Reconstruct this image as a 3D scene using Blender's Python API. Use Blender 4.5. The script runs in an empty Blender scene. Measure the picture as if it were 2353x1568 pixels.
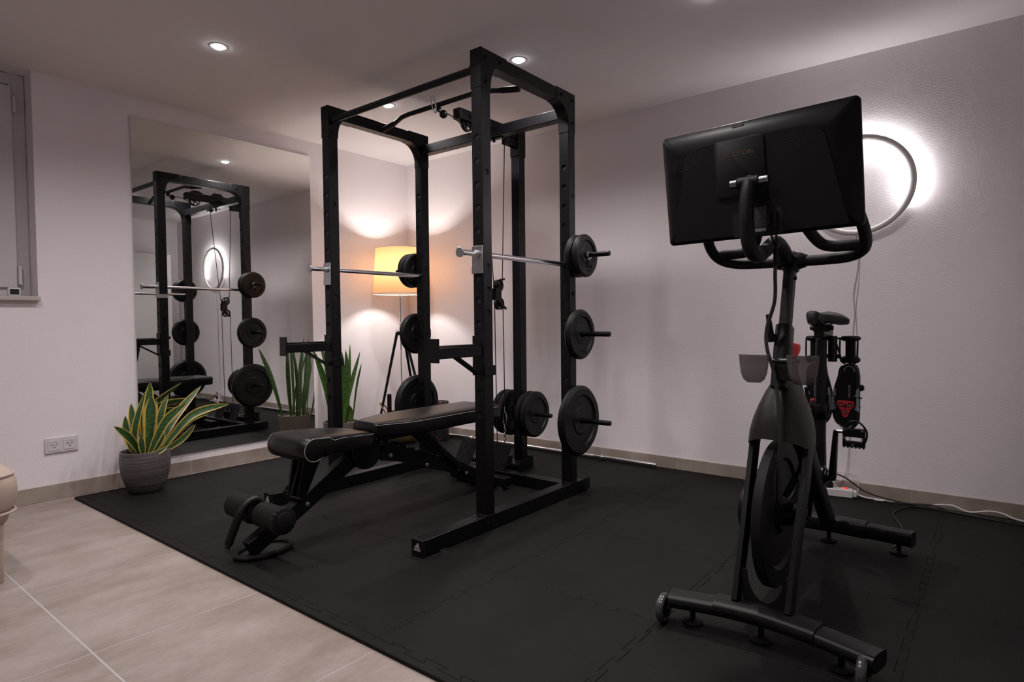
import bpy, bmesh, math, random
from mathutils import Vector, Matrix
random.seed(7)
PI = math.pi
S = bpy.context.scene
C = S.collection
V = Vector

# ------------------------------------------------------------------ camera, world, exposure, main lights
def set_camera():
    yaw, pitch, roll = math.radians(128.482), math.radians(-1.766), math.radians(-0.589)
    cy, sy, cp, sp = math.cos(yaw), math.sin(yaw), math.cos(pitch), math.sin(pitch)
    f = V((cy*cp, sy*cp, sp)); r = V((sy, -cy, 0)); u = r.cross(f)
    cr, sr = math.cos(roll), math.sin(roll)
    r2 = r*cr + u*sr; u2 = u*cr - r*sr
    cam = bpy.data.cameras.new('camera'); o = bpy.data.objects.new('camera', cam); C.objects.link(o)
    m = Matrix(((r2.x, u2.x, -f.x, 3.9625), (r2.y, u2.y, -f.y, -3.5679), (r2.z, u2.z, -f.z, 0.9262), (0, 0, 0, 1)))
    o.matrix_world = m
    cam.sensor_width = 36; cam.lens = 1410.73*36/2353
    cam.clip_start = 0.02
    S.camera = o
set_camera()
S.view_settings.view_transform = 'Standard'; S.view_settings.look = 'None'
S.view_settings.gamma = 1; S.view_settings.use_curve_mapping = False
S.view_settings.exposure = 0.0
w = bpy.data.worlds.new('world'); S.world = w; w.use_nodes = True
w.node_tree.nodes['Background'].inputs[0].default_value = (.10, .11, .14, 1)
w.node_tree.nodes['Background'].inputs[1].default_value = .05
ROOM_H = 2.26
SPOTS = [(x, y) for y in (-1.06, -2.10, -3.15) for x in (1.02, 2.03, 3.01)]
SPOT_W = 43.0
def light(kind, name, loc, energy, color, radius=.03, size=2.4, blend=.9, rot=None):
    l = bpy.data.lights.new(name, kind); l.energy = energy; l.color = color
    l.shadow_soft_size = radius
    if kind == 'SPOT': l.spot_size = size; l.spot_blend = blend
    o = bpy.data.objects.new(name, l); o.location = loc; C.objects.link(o)
    if rot: o.rotation_euler = rot
    return o
for (sx, sy_) in SPOTS:
    light('SPOT', 'ceiling_spot_light', (sx, sy_, ROOM_H-.02), SPOT_W*{-1.06: 1.28, -2.10: 1.0, -3.15: .9}[sy_], (1, .93, .93), .035, math.radians(150), 1.0)
LAMP = (.33, -.38)
LAMP_Z = 1.34
light('POINT', 'lamp_bulb_light', (LAMP[0], LAMP[1], LAMP_Z), 27, (1, .94, .89), .035)

# ------------------------------------------------------------------ materials
def mat(name, col, rough=.5, metal=0, bump=None, spec=.5, noise=None, emit=None, trans=0, alpha=1, coat=0, sheen=0):
    m = bpy.data.materials.new(name); m.use_nodes = True; nt = m.node_tree; b = nt.nodes['Principled BSDF']
    b.inputs['Base Color'].default_value = (*col, 1); b.inputs['Roughness'].default_value = rough
    b.inputs['Metallic'].default_value = metal; b.inputs['Specular IOR Level'].default_value = spec
    b.inputs['Transmission Weight'].default_value = trans; b.inputs['Alpha'].default_value = alpha
    b.inputs['Coat Weight'].default_value = coat
    if emit: b.inputs['Emission Color'].default_value = (*emit[0], 1); b.inputs['Emission Strength'].default_value = emit[1]
    if noise or bump: tc = nt.nodes.new('ShaderNodeTexCoord')
    if noise:   # (scale, amount): gentle mottling of the colour itself
        n = nt.nodes.new('ShaderNodeTexNoise'); n.inputs['Scale'].default_value = noise[0]; n.inputs['Detail'].default_value = 5
        nt.links.new(tc.outputs['Object'], n.inputs['Vector'])
        r = nt.nodes.new('ShaderNodeMapRange'); r.inputs['From Min'].default_value = .3; r.inputs['From Max'].default_value = .7
        r.inputs['To Min'].default_value = 1-noise[1]; r.inputs['To Max'].default_value = 1+noise[1]
        nt.links.new(n.outputs['Fac'], r.inputs['Value'])
        x = nt.nodes.new('ShaderNodeVectorMath'); x.operation = 'SCALE'; x.inputs[0].default_value = col
        nt.links.new(r.outputs[0], x.inputs['Scale']); nt.links.new(x.outputs[0], b.inputs['Base Color'])
    if bump:    # (scale, strength, distance)
        n = nt.nodes.new('ShaderNodeTexNoise'); n.inputs['Scale'].default_value = bump[0]; n.inputs['Detail'].default_value = 4
        nt.links.new(tc.outputs['Object'], n.inputs['Vector'])
        bp = nt.nodes.new('ShaderNodeBump'); bp.inputs['Strength'].default_value = bump[1]; bp.inputs['Distance'].default_value = bump[2]
        nt.links.new(n.outputs['Fac'], bp.inputs['Height']); nt.links.new(bp.outputs[0], b.inputs['Normal'])
    return m
def node(nt, t, **kw):
    n = nt.nodes.new(t)
    for k, v in kw.items():
        if hasattr(n, k): setattr(n, k, v)
    return n
def mathn(nt, op, a, b=None):
    n = nt.nodes.new('ShaderNodeMath'); n.operation = op
    for i, q in enumerate((a, b)):
        if q is None: continue
        if isinstance(q, (int, float)): n.inputs[i].default_value = q
        else: nt.links.new(q, n.inputs[i])
    return n.outputs[0]

M = {}
M['wall'] = mat('white_plaster', (.80, .745, .765), .85, bump=(95, .2, .004))
M['wallrough'] = mat('rough_white_plaster', (.80, .745, .765), .75, bump=(130, .22, .005))
M['ceiling'] = mat('ceiling_paint', (.76, .715, .715), .9, bump=(60, .1, .002))
M['steel'] = mat('black_powder_coated_steel', (.0034, .0031, .0040), .38, spec=.24, bump=(600, .08, .0005))
M['steelgrain'] = mat('grained_black_steel', (.009, .0085, .009), .45, metal=.2, bump=(900, .5, .001))
M['rubber'] = mat('black_rubber', (.0045, .0043, .0045), .6, spec=.2)
M['plate'] = mat('black_vinyl_plate', (.0048, .0046, .0052), .46, spec=.25, bump=(300, .15, .0008))
M['letter'] = mat('black_raised_lettering', (.0045, .0044, .0046), .45)
M['chrome'] = mat('chrome', (.78, .77, .79), .16, metal=1)
M['knurl'] = mat('knurled_chrome', (.55, .54, .56), .38, metal=1, bump=(900, .8, .001))
M['zinc'] = mat('zinc_bolt', (.55, .56, .58), .3, metal=1)
M['logo'] = mat('light_grey_print', (.50, .49, .49), .6)
M['dark'] = mat('dark_hollow', (.004, .004, .004), .9)
M['leather'] = mat('black_upholstery', (.0045, .0036, .0038), .36, spec=.30, bump=(500, .25, .0006))
M['stitch'] = mat('light_stitching', (.55, .5, .47), .8)
M['foamroll'] = mat('black_foam', (.0045, .0042, .0042), .7, spec=.2, bump=(400, .3, .001))
M['bike'] = mat('bike_charcoal_paint', (.0058, .0055, .0058), .46, spec=.28, bump=(700, .1, .0004))
M['bikegloss'] = mat('bike_black_plastic', (.0038, .0036, .0038), .35, spec=.28)
M['bikedull'] = mat('bike_dull_black', (.0045, .0045, .0050), .58, spec=.25)
M['screenback'] = mat('screen_back_shell', (.0040, .0037, .0048), .42, spec=.16)
M['smoke'] = mat('smoked_plastic', (.10, .085, .082), .3, trans=.0, alpha=.72)
M['hood'] = mat('dark_smoked_plastic', (.013, .011, .0105), .36, alpha=.95, spec=.3)
M['plaindark'] = mat('matte_black_plastic', (.004, .0038, .004), .55, spec=.2)
M['smokewheel'] = mat('translucent_grey_wheel', (.075, .072, .072), .22, trans=.25)
M['red'] = mat('red_plastic', (.75, .004, .006), .28, coat=.4)
M['cleat'] = mat('red_cleat', (.42, .012, .016), .5)
M['shoeblue'] = mat('pale_blue_trim', (.34, .42, .48), .5)
M['whiteplastic'] = mat('white_plastic', (.62, .59, .59), .4)
M['upvc'] = mat('white_window_frame', (.60, .57, .60), .35)
M['sill'] = mat('beige_window_sill', (.47, .42, .39), .5)
M['cable'] = mat('white_cable', (.6, .58, .58), .5)
M['cablegrey'] = mat('pale_lamp_cable', (.50, .46, .47), .4)
M['blackcable'] = mat('black_cable', (.012, .012, .012), .5)
M['wicker'] = mat('woven_seagrass', (.36, .20, .085), .8)
M['soil'] = mat('brown_soil', (.05, .025, .015), .95, bump=(200, 1, .01))
M['potbeige'] = mat('beige_planter', (.15, .12, .10), .6)
M['ledred'] = mat('lit_red_switch', (.6, .02, .01), .3, emit=((1, .03, .008), .9))
M['ledblue'] = mat('lit_blue_indicator', (.1, .2, .9), .3, emit=((.1, .3, 1), 14))
M['lampgreen'] = mat('grey_display', (.02, .02, .025), .2)
M['cabinet'] = mat('white_cabinet', (.62, .60, .59), .45)
M['spotglow'] = mat('lit_spot_lens', (1, 1, 1), .5, emit=((.94, .95, 1), 34))
M['ringstrip'] = mat('lit_ring_strip', (1, 1, 1), .5, emit=((1, .97, .98), 125))
M['bulb'] = mat('lit_bulb', (1, 1, 1), .5, emit=((1, .82, .62), 30))
M['ringbody'] = mat('white_ring_tube', (.52, .49, .48), .5)
M['wire'] = mat('dark_wire', (.03, .03, .03), .35, metal=.8)

def floor_material():
    m = mat('beige_stone_tile', (.36, .29, .25), .42); nt = m.node_tree; b = nt.nodes['Principled BSDF']
    g = node(nt, 'ShaderNodeNewGeometry'); sep = node(nt, 'ShaderNodeSeparateXYZ'); nt.links.new(g.outputs['Position'], sep.inputs[0])
    def line(c, off, pitch, half):
        t = mathn(nt, 'DIVIDE', mathn(nt, 'SUBTRACT', c, off), pitch)
        fr = mathn(nt, 'ABSOLUTE', mathn(nt, 'SUBTRACT', mathn(nt, 'FRACT', mathn(nt, 'ADD', t, .5)), .5))
        return mathn(nt, 'LESS_THAN', fr, half/pitch)
    l1 = line(sep.outputs['X'], .711, .625, .0013); l2 = line(sep.outputs['Y'], -2.972, 1.25, .0024)
    ln = mathn(nt, 'MAXIMUM', l1, l2)
    n1 = node(nt, 'ShaderNodeTexNoise'); n1.inputs['Scale'].default_value = 2.6; n1.inputs['Detail'].default_value = 8; n1.inputs['Roughness'].default_value = .62
    mp = node(nt, 'ShaderNodeMapping'); mp.inputs['Scale'].default_value = (2.4, 1, 1); nt.links.new(g.outputs['Position'], mp.inputs[0]); nt.links.new(mp.outputs[0], n1.inputs['Vector'])
    cr = node(nt, 'ShaderNodeValToRGB'); e = cr.color_ramp.elements
    e[0].position = .36; e[0].color = (.245, .195, .168, 1); e[1].position = .64; e[1].color = (.335, .285, .258, 1)
    nt.links.new(n1.outputs['Fac'], cr.inputs[0])
    n2 = node(nt, 'ShaderNodeTexNoise'); n2.inputs['Scale'].default_value = 30; n2.inputs['Detail'].default_value = 6; nt.links.new(mp.outputs[0], n2.inputs['Vector'])
    cr2 = node(nt, 'ShaderNodeMapRange'); cr2.inputs['From Min'].default_value = .3; cr2.inputs['From Max'].default_value = .75
    cr2.inputs['To Min'].default_value = 1.05; cr2.inputs['To Max'].default_value = .9; nt.links.new(n2.outputs['Fac'], cr2.inputs[0])
    sc = node(nt, 'ShaderNodeVectorMath'); sc.operation = 'SCALE'; nt.links.new(cr.outputs[0], sc.inputs[0]); nt.links.new(cr2.outputs[0], sc.inputs['Scale'])
    mx = node(nt, 'ShaderNodeMix'); mx.data_type = 'RGBA'; nt.links.new(ln, mx.inputs[0]); nt.links.new(sc.outputs[0], mx.inputs[6]); mx.inputs[7].default_value = (.42, .41, .42, 1)
    nt.links.new(mx.outputs[2], b.inputs['Base Color'])
    bp = node(nt, 'ShaderNodeBump'); bp.inputs['Strength'].default_value = .4; bp.inputs['Distance'].default_value = .002
    nt.links.new(mathn(nt, 'SUBTRACT', 1.0, ln), bp.inputs['Height']); nt.links.new(bp.outputs[0], b.inputs['Normal'])
    return m
M['floor'] = floor_material()
def strip_tile_material():
    m = mat('skirting_stone', (.33, .28, .24), .5); nt = m.node_tree; b = nt.nodes['Principled BSDF']
    g = node(nt, 'ShaderNodeNewGeometry'); sep = node(nt, 'ShaderNodeSeparateXYZ'); nt.links.new(g.outputs['Position'], sep.inputs[0])
    s = mathn(nt, 'ADD', sep.outputs['X'], sep.outputs['Y'])
    t = mathn(nt, 'DIVIDE', mathn(nt, 'ADD', s, 1.822), .605)
    fr = mathn(nt, 'ABSOLUTE', mathn(nt, 'SUBTRACT', mathn(nt, 'FRACT', mathn(nt, 'ADD', t, .5)), .5))
    ln = mathn(nt, 'LESS_THAN', fr, .0022)
    n1 = node(nt, 'ShaderNodeTexNoise'); n1.inputs['Scale'].default_value = 7; n1.inputs['Detail'].default_value = 7; nt.links.new(g.outputs['Position'], n1.inputs['Vector'])
    cr = node(nt, 'ShaderNodeValToRGB'); e = cr.color_ramp.elements
    e[0].position = .35; e[0].color = (.27, .22, .185, 1); e[1].position = .68; e[1].color = (.37, .315, .27, 1); nt.links.new(n1.outputs['Fac'], cr.inputs[0])
    mx = node(nt, 'ShaderNodeMix'); mx.data_type = 'RGBA'; nt.links.new(ln, mx.inputs[0]); nt.links.new(cr.outputs[0], mx.inputs[6]); mx.inputs[7].default_value = (.42, .39, .38, 1)
    nt.links.new(mx.outputs[2], b.inputs['Base Color']); return m
M['skirting'] = strip_tile_material()
def mat_material():
    m = mat('black_foam_mat', (.0045, .0036, .0037), .68, spec=.19, noise=(3.2, .35)); nt = m.node_tree; b = nt.nodes['Principled BSDF']
    g = node(nt, 'ShaderNodeNewGeometry')
    wv = node(nt, 'ShaderNodeTexWave'); wv.inputs['Scale'].default_value = 55; wv.bands_direction = 'X'; wv.inputs['Distortion'].default_value = .3
    mp = node(nt, 'ShaderNodeMapping'); mp.inputs['Rotation'].default_value = (0, 0, .0); nt.links.new(g.outputs['Position'], mp.inputs[0]); nt.links.new(mp.outputs[0], wv.inputs['Vector'])
    n = node(nt, 'ShaderNodeTexNoise'); n.inputs['Scale'].default_value = 160; nt.links.new(g.outputs['Position'], n.inputs['Vector'])
    ad = mathn(nt, 'ADD', wv.outputs['Fac'], mathn(nt, 'MULTIPLY', n.outputs['Fac'], .8))
    bp = node(nt, 'ShaderNodeBump'); bp.inputs['Strength'].default_value = .35; bp.inputs['Distance'].default_value = .0008
    nt.links.new(ad, bp.inputs['Height']); nt.links.new(bp.outputs[0], b.inputs['Normal']); return m
M['foam'] = mat_material()
def leaf_material(name, margin, g1, g2, edge):
    m = mat(name, g1, .38); nt = m.node_tree; b = nt.nodes['Principled BSDF']
    uv = node(nt, 'ShaderNodeUVMap'); uv.uv_map = 'UVMap'; sep = node(nt, 'ShaderNodeSeparateXYZ'); nt.links.new(uv.outputs[0], sep.inputs[0])
    n = node(nt, 'ShaderNodeTexNoise'); n.inputs['Scale'].default_value = 1; n.inputs['Detail'].default_value = 6
    mp = node(nt, 'ShaderNodeMapping'); mp.inputs['Scale'].default_value = (2.2, 55, 1); nt.links.new(uv.outputs[0], mp.inputs[0]); nt.links.new(mp.outputs[0], n.inputs['Vector'])
    cr = node(nt, 'ShaderNodeValToRGB'); e = cr.color_ramp.elements; e[0].position = .42; e[0].color = (*g2, 1); e[1].position = .58; e[1].color = (*g1, 1)
    nt.links.new(n.outputs['Fac'], cr.inputs[0])
    d = mathn(nt, 'ABSOLUTE', mathn(nt, 'SUBTRACT', sep.outputs['X'], .5))
    w2 = mathn(nt, 'ADD', d, mathn(nt, 'MULTIPLY', mathn(nt, 'SUBTRACT', n.outputs['Fac'], .5), .08))
    f = mathn(nt, 'GREATER_THAN', w2, margin)
    mx = node(nt, 'ShaderNodeMix'); mx.data_type = 'RGBA'; nt.links.new(f, mx.inputs[0]); nt.links.new(cr.outputs[0], mx.inputs[6]); mx.inputs[7].default_value = (*edge, 1)
    nt.links.new(mx.outputs[2], b.inputs['Base Color'])
    b.inputs['Subsurface Weight'].default_value = 0
    return m
M['leafv'] = leaf_material('variegated_leaf', .345, (.040, .115, .026), (.010, .042, .010), (.50, .35, .07))
M['leafg'] = leaf_material('green_banded_leaf', .47, (.075, .155, .022), (.018, .065, .010), (.05, .11, .02))
def pot_material():
    m = mat('ribbed_grey_glaze', (.10, .085, .085), .45); nt = m.node_tree; b = nt.nodes['Principled BSDF']
    tc = node(nt, 'ShaderNodeTexCoord'); sep = node(nt, 'ShaderNodeSeparateXYZ'); nt.links.new(tc.outputs['Object'], sep.inputs[0])
    n = node(nt, 'ShaderNodeTexNoise'); mp = node(nt, 'ShaderNodeMapping'); mp.inputs['Scale'].default_value = (3, 3, 160)
    nt.links.new(tc.outputs['Object'], mp.inputs[0]); nt.links.new(mp.outputs[0], n.inputs['Vector']); n.inputs['Scale'].default_value = 1; n.inputs['Detail'].default_value = 5
    ang = mathn(nt, 'MULTIPLY', mathn(nt, 'ARCTAN2', sep.outputs['Y'], sep.outputs['X']), 110)
    st = mathn(nt, 'MULTIPLY', mathn(nt, 'SINE', ang), 0.05)
    v = mathn(nt, 'ADD', n.outputs['Fac'], st)
    cr = node(nt, 'ShaderNodeValToRGB'); e = cr.color_ramp.elements; e[0].position = .3; e[0].color = (.048, .038, .038, 1); e[1].position = .72; e[1].color = (.135, .113, .112, 1)
    nt.links.new(v, cr.inputs[0]); nt.links.new(cr.outputs[0], b.inputs['Base Color'])
    bp = node(nt, 'ShaderNodeBump'); bp.inputs['Strength'].default_value = .5; bp.inputs['Distance'].default_value = .002; nt.links.new(v, bp.inputs['Height']); nt.links.new(bp.outputs[0], b.inputs['Normal'])
    return m
M['potgrey'] = pot_material()
def shade_material():
    m = bpy.data.materials.new('cream_lamp_shade'); m.use_nodes = True; nt = m.node_tree; nt.nodes.clear()
    o = node(nt, 'ShaderNodeOutputMaterial'); d = node(nt, 'ShaderNodeBsdfDiffuse'); t = node(nt, 'ShaderNodeBsdfTranslucent'); mx = node(nt, 'ShaderNodeMixShader')
    d.inputs[0].default_value = (.72, .62, .50, 1); t.inputs[0].default_value = (.52, .37, .235, 1); mx.inputs[0].default_value = .8
    nt.links.new(d.outputs[0], mx.inputs[1]); nt.links.new(t.outputs[0], mx.inputs[2]); nt.links.new(mx.outputs[0], o.inputs[0]); return m
M['shade'] = shade_material()
def fabric_material():
    m = mat('beige_woven_fabric', (.42, .33, .28), .9); nt = m.node_tree; b = nt.nodes['Principled BSDF']
    tc = node(nt, 'ShaderNodeTexCoord'); w1 = node(nt, 'ShaderNodeTexWave'); w1.bands_direction = 'Z'; w1.inputs['Scale'].default_value = 75; w1.inputs['Distortion'].default_value = 1.5; w1.inputs['Detail Scale'].default_value = 4
    nt.links.new(tc.outputs['Object'], w1.inputs['Vector'])
    bp = node(nt, 'ShaderNodeBump'); bp.inputs['Strength'].default_value = .25; bp.inputs['Distance'].default_value = .002
    nt.links.new(w1.outputs['Fac'], bp.inputs['Height']); nt.links.new(bp.outputs[0], b.inputs['Normal']); return m
M['fabric'] = fabric_material()
def speckle_material():
    m = mat('speckled_black_foam', (.012, .012, .02), .8); nt = m.node_tree; b = nt.nodes['Principled BSDF']
    tc = node(nt, 'ShaderNodeTexCoord'); v = node(nt, 'ShaderNodeTexVoronoi'); v.inputs['Scale'].default_value = 42; nt.links.new(tc.outputs['Object'], v.inputs['Vector'])
    f = mathn(nt, 'LESS_THAN', v.outputs['Distance'], .20)
    v2 = node(nt, 'ShaderNodeSeparateColor'); nt.links.new(v.outputs['Color'], v2.inputs[0])
    f2 = mathn(nt, 'MULTIPLY', f, mathn(nt, 'GREATER_THAN', v2.outputs[0], .5))
    cr = node(nt, 'ShaderNodeValToRGB'); cr.color_ramp.interpolation = 'CONSTANT'; e = cr.color_ramp.elements; e[0].color = (.75, .12, .04, 1); e[1].position = .72; e[1].color = (.06, .10, .55, 1)
    nt.links.new(v2.outputs[1], cr.inputs[0])
    mx = node(nt, 'ShaderNodeMix'); mx.data_type = 'RGBA'; nt.links.new(f2, mx.inputs[0]); mx.inputs[6].default_value = (.012, .012, .016, 1); nt.links.new(cr.outputs[0], mx.inputs[7])
    nt.links.new(mx.outputs[2], b.inputs['Base Color']); return m
M['speckle'] = speckle_material()
def wicker_material():
    m = M['wicker']; nt = m.node_tree; b = nt.nodes['Principled BSDF']
    tc = node(nt, 'ShaderNodeTexCoord'); w1 = node(nt, 'ShaderNodeTexWave'); w1.bands_direction = 'Z'; w1.inputs['Scale'].default_value = 40; w1.inputs['Distortion'].default_value = 6; w1.inputs['Detail Scale'].default_value = 6
    nt.links.new(tc.outputs['Object'], w1.inputs['Vector'])
    cr = node(nt, 'ShaderNodeValToRGB'); e = cr.color_ramp.elements; e[0].color = (.16, .08, .03, 1); e[1].color = (.44, .26, .11, 1); nt.links.new(w1.outputs['Fac'], cr.inputs[0]); nt.links.new(cr.outputs[0], b.inputs['Base Color'])
    bp = node(nt, 'ShaderNodeBump'); bp.inputs['Strength'].default_value = .8; bp.inputs['Distance'].default_value = .006; nt.links.new(w1.outputs['Fac'], bp.inputs['Height']); nt.links.new(bp.outputs[0], b.inputs['Normal'])
wicker_material()
def mirror_material():
    return mat('mirror_glass', (.80, .81, .79), .0, metal=1)
M['mirror'] = mirror_material()
M['glass'] = mat('dark_window_glass', (.6, .65, .7), .02, trans=1)

# ------------------------------------------------------------------ object helpers
OFF = {}                                     # world position of every object's origin
def thing(name, label, cat, loc=(0, 0, 0), group=None):
    o = bpy.data.objects.new(name, None); C.objects.link(o); o.location = loc; o.empty_display_size = .05
    o['label'] = label; o['category'] = cat
    if group: o['group'] = group
    OFF[o.name] = V(loc); return o
def tag(o, label, cat, group=None):
    o['label'] = label; o['category'] = cat
    if group: o['group'] = group
    return o
def frame_of(d, up=V((0, 0, 1))):
    d = d.normalized()
    if abs(d.dot(up)) > .999: up = V((0, 1, 0))
    s = d.cross(up).normalized(); return s, s.cross(d).normalized()
def cr(pts, n=8, closed=False):
    P = [V(p) for p in pts]; N = len(P); out = []
    rng = range(N if closed else N-1)
    for i in rng:
        g = lambda k: P[k % N] if closed else P[min(max(k, 0), N-1)]
        a, b, c, d = g(i-1), g(i), g(i+1), g(i+2)
        for j in range(n):
            t = j/n
            out.append(.5*((2*b)+(c-a)*t+(2*a-5*b+4*c-d)*t*t+(3*b-a-3*c+d)*t**3))
    if not closed: out.append(P[-1])
    return out
class B:
    def __init__(s): s.bm = bmesh.new()
    def loft(s, rings, caps=True, closed=False):
        bm = s.bm; R = [[bm.verts.new(p) for p in r] for r in rings]; n = len(R[0])
        for i in range(len(R) if closed else len(R)-1):
            a, b = R[i], R[(i+1) % len(R)]
            for k in range(n): bm.faces.new((a[k], a[(k+1) % n], b[(k+1) % n], b[k]))
        if caps and not closed:
            bm.faces.new(R[0][::-1]); bm.faces.new(R[-1])
        return s
    def box(s, c, d, rot=None):
        hx, hy, hz = d[0]/2, d[1]/2, d[2]/2; c = V(c)
        r = [[V((x*hx, y*hy, z*hz)) for x, y in ((-1, -1), (1, -1), (1, 1), (-1, 1))] for z in (-1, 1)]
        if rot is not None: r = [[rot @ p for p in q] for q in r]
        return s.loft([[c+p for p in q] for q in r])
    def span(s, a, b):
        return s.box([(a[i]+b[i])/2 for i in range(3)], [abs(b[i]-a[i]) for i in range(3)])
    def beam(s, p0, p1, w, h, up=(0, 0, 1), w1=None, h1=None):
        p0, p1 = V(p0), V(p1); sd, u = frame_of(p1-p0, V(up)); w1 = w1 or w; h1 = h1 or h
        q = lambda p, a, b: [p+sd*a/2*x+u*b/2*y for x, y in ((-1, -1), (1, -1), (1, 1), (-1, 1))]
        return s.loft([q(p0, w, h), q(p1, w1, h1)])
    def ring(s, c, sd, u, r, seg, r2=None):
        r2 = r2 or r
        return [c+sd*r*math.cos(2*PI*k/seg)+u*r2*math.sin(2*PI*k/seg) for k in range(seg)]
    def cyl(s, p0, p1, r0, r1=None, seg=20):
        p0, p1 = V(p0), V(p1); r1 = r0 if r1 is None else r1; sd, u = frame_of(p1-p0)
        return s.loft([s.ring(p0, sd, u, r0, seg), s.ring(p1, sd, u, r1, seg)])
    def tube(s, pts, r, seg=12, closed=False, rf=None, caps=True, r2=None):
        P = [V(p) for p in pts]; n = len(P); T = []
        for i in range(n):
            a = P[i-1] if (closed or i > 0) else P[i]; b = P[(i+1) % n] if (closed or i < n-1) else P[i]
            T.append((b-a).normalized())
        sd, u = frame_of(T[0]); rings = []
        for i in range(n):
            u = (u-T[i]*u.dot(T[i])).normalized(); sd = T[i].cross(u).normalized()
            rr = rf(i/(n-1)) if rf else r
            rings.append(s.ring(P[i], sd, u, rr, seg, r2))
        return s.loft(rings, caps=caps, closed=closed)
    def lathe(s, prof, o, ax=(0, 0, 1), seg=32, closed=False):
        o = V(o); ax = V(ax).normalized(); sd, u = frame_of(ax)
        rings = [s.ring(o+ax*h, sd, u, max(r, 1e-4), seg) for r, h in prof]
        return s.loft(rings, caps=not closed, closed=closed)
    def prism(s, poly, axis, a, b):
        f = {'x': lambda p, t: V((t, p[0], p[1])), 'y': lambda p, t: V((p[0], t, p[1])), 'z': lambda p, t: V((p[0], p[1], t))}[axis]
        return s.loft([[f(p, a) for p in poly], [f(p, b) for p in poly]])
    def sphere(s, c, r, seg=16, sc=(1, 1, 1)):
        c = V(c); rings = []
        for i in range(seg//2+1):
            th = PI*i/(seg//2); z = math.cos(th); q = max(math.sin(th), 1e-3)
            rings.append([c+V((r*sc[0]*q*math.cos(2*PI*k/seg), r*sc[1]*q*math.sin(2*PI*k/seg), r*sc[2]*z)) for k in range(seg)])
        return s.loft(rings)
    def panel(s, o, uv, vv, w, L, holes, r=.0125, depth=.003):
        """flat plate o..o+uv*w..o+vv*L with round holes (v positions, mid-width) and short inner walls"""
        bm = s.bm; o, uv, vv = V(o), V(uv), V(vv); nrm = uv.cross(vv).normalized()
        c0 = 0; h2 = w/2 if w/2 > r*1.2 else r*1.3
        holes = sorted(holes)
        def quad(v0, v1):
            if v1-v0 > 1e-5: bm.faces.new([bm.verts.new(o+uv*a+vv*b) for a, b in ((0, v0), (w, v0), (w, v1), (0, v1))])
        for hv in holes:
            hh = r*1.6; quad(c0, hv-hh); c0 = hv+hh
            N = 16; inn = []; out = []; deep = []
            for k in range(N):
                a = 2*PI*(k+.5)/N; ca, sa = math.cos(a), math.sin(a)
                t = min((w/2)/abs(ca) if abs(ca) > 1e-6 else 9, hh/abs(sa) if abs(sa) > 1e-6 else 9)
                inn.append(bm.verts.new(o+uv*(w/2+r*ca)+vv*(hv+r*sa)))
                out.append((w/2+t*ca, hv+t*sa, a))
                deep.append(bm.verts.new(o+uv*(w/2+r*ca)+vv*(hv+r*sa)-nrm*depth))
            # snap outer points nearest the corners onto the corners
            for cx, cy in ((0, hv-hh), (w, hv-hh), (w, hv+hh), (0, hv+hh)):
                i = min(range(N), key=lambda k: (out[k][0]-cx)**2+(out[k][1]-cy)**2); out[i] = (cx, cy, 0)
            ov = [bm.verts.new(o+uv*p[0]+vv*p[1]) for p in out]
            for k in range(N):
                j = (k+1) % N
                bm.faces.new((inn[k], ov[k], ov[j], inn[j])); bm.faces.new((deep[k], inn[k], inn[j], deep[j]))
        quad(c0, L); return s
    def done(s, name, m, parent=None, loc=None, bevel=0, smooth=35, sub=0, seg=2):
        bm = s.bm; bmesh.ops.remove_doubles(bm, verts=bm.verts, dist=1e-6)
        bmesh.ops.recalc_face_normals(bm, faces=bm.faces)
        off = OFF[parent.name] if parent is not None else V(loc or (0, 0, 0))
        bm.transform(Matrix.Translation(-off))
        me = bpy.data.meshes.new(name); bm.to_mesh(me); bm.free()
        me.materials.append(m if not isinstance(m, str) else M[m])
        if smooth:
            me.shade_smooth(); me.set_sharp_from_angle(angle=math.radians(smooth))
        o = bpy.data.objects.new(name, me); C.objects.link(o)
        if parent is not None: o.parent = parent
        else: o.location = off
        OFF[o.name] = off.copy()
        if bevel:
            bv = o.modifiers.new('bevel', 'BEVEL'); bv.width = bevel; bv.segments = seg; bv.limit_method = 'ANGLE'; bv.angle_limit = math.radians(40)
        if sub:
            sb = o.modifiers.new('sub', 'SUBSURF'); sb.levels = sub; sb.render_levels = sub
        return o
def struct(o): o['kind'] = 'structure'; return o
def copy_tree(src, parent=None):
    c = src.copy(); C.objects.link(c); c.parent = parent; OFF[c.name] = OFF[src.name].copy()
    for ch in [k for k in bpy.data.objects if k.parent == src]: copy_tree(ch, c)
    return c
_glyph = {}
def text_bm(body, size, extrude=.0004, align='CENTER'):
    key = (body, size, extrude, align)
    if key not in _glyph:
        cu = bpy.data.curves.new('t', 'FONT'); cu.body = body; cu.size = size; cu.extrude = extrude; cu.align_x = align; cu.align_y = 'CENTER'; cu.resolution_u = 4
        ob = bpy.data.objects.new('t', cu); C.objects.link(ob); dg = bpy.context.evaluated_depsgraph_get()
        me = bpy.data.meshes.new_from_object(ob.evaluated_get(dg)); bpy.data.objects.remove(ob); bpy.data.curves.remove(cu); _glyph[key] = me
    return _glyph[key]
def add_text(b, body, size, mtx, extrude=.0004, align='CENTER'):
    me = text_bm(body, size, extrude, align); n = len(b.bm.verts); b.bm.from_mesh(me); b.bm.verts.ensure_lookup_table()
    for v in b.bm.verts[n:]: v.co = mtx @ v.co
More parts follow.
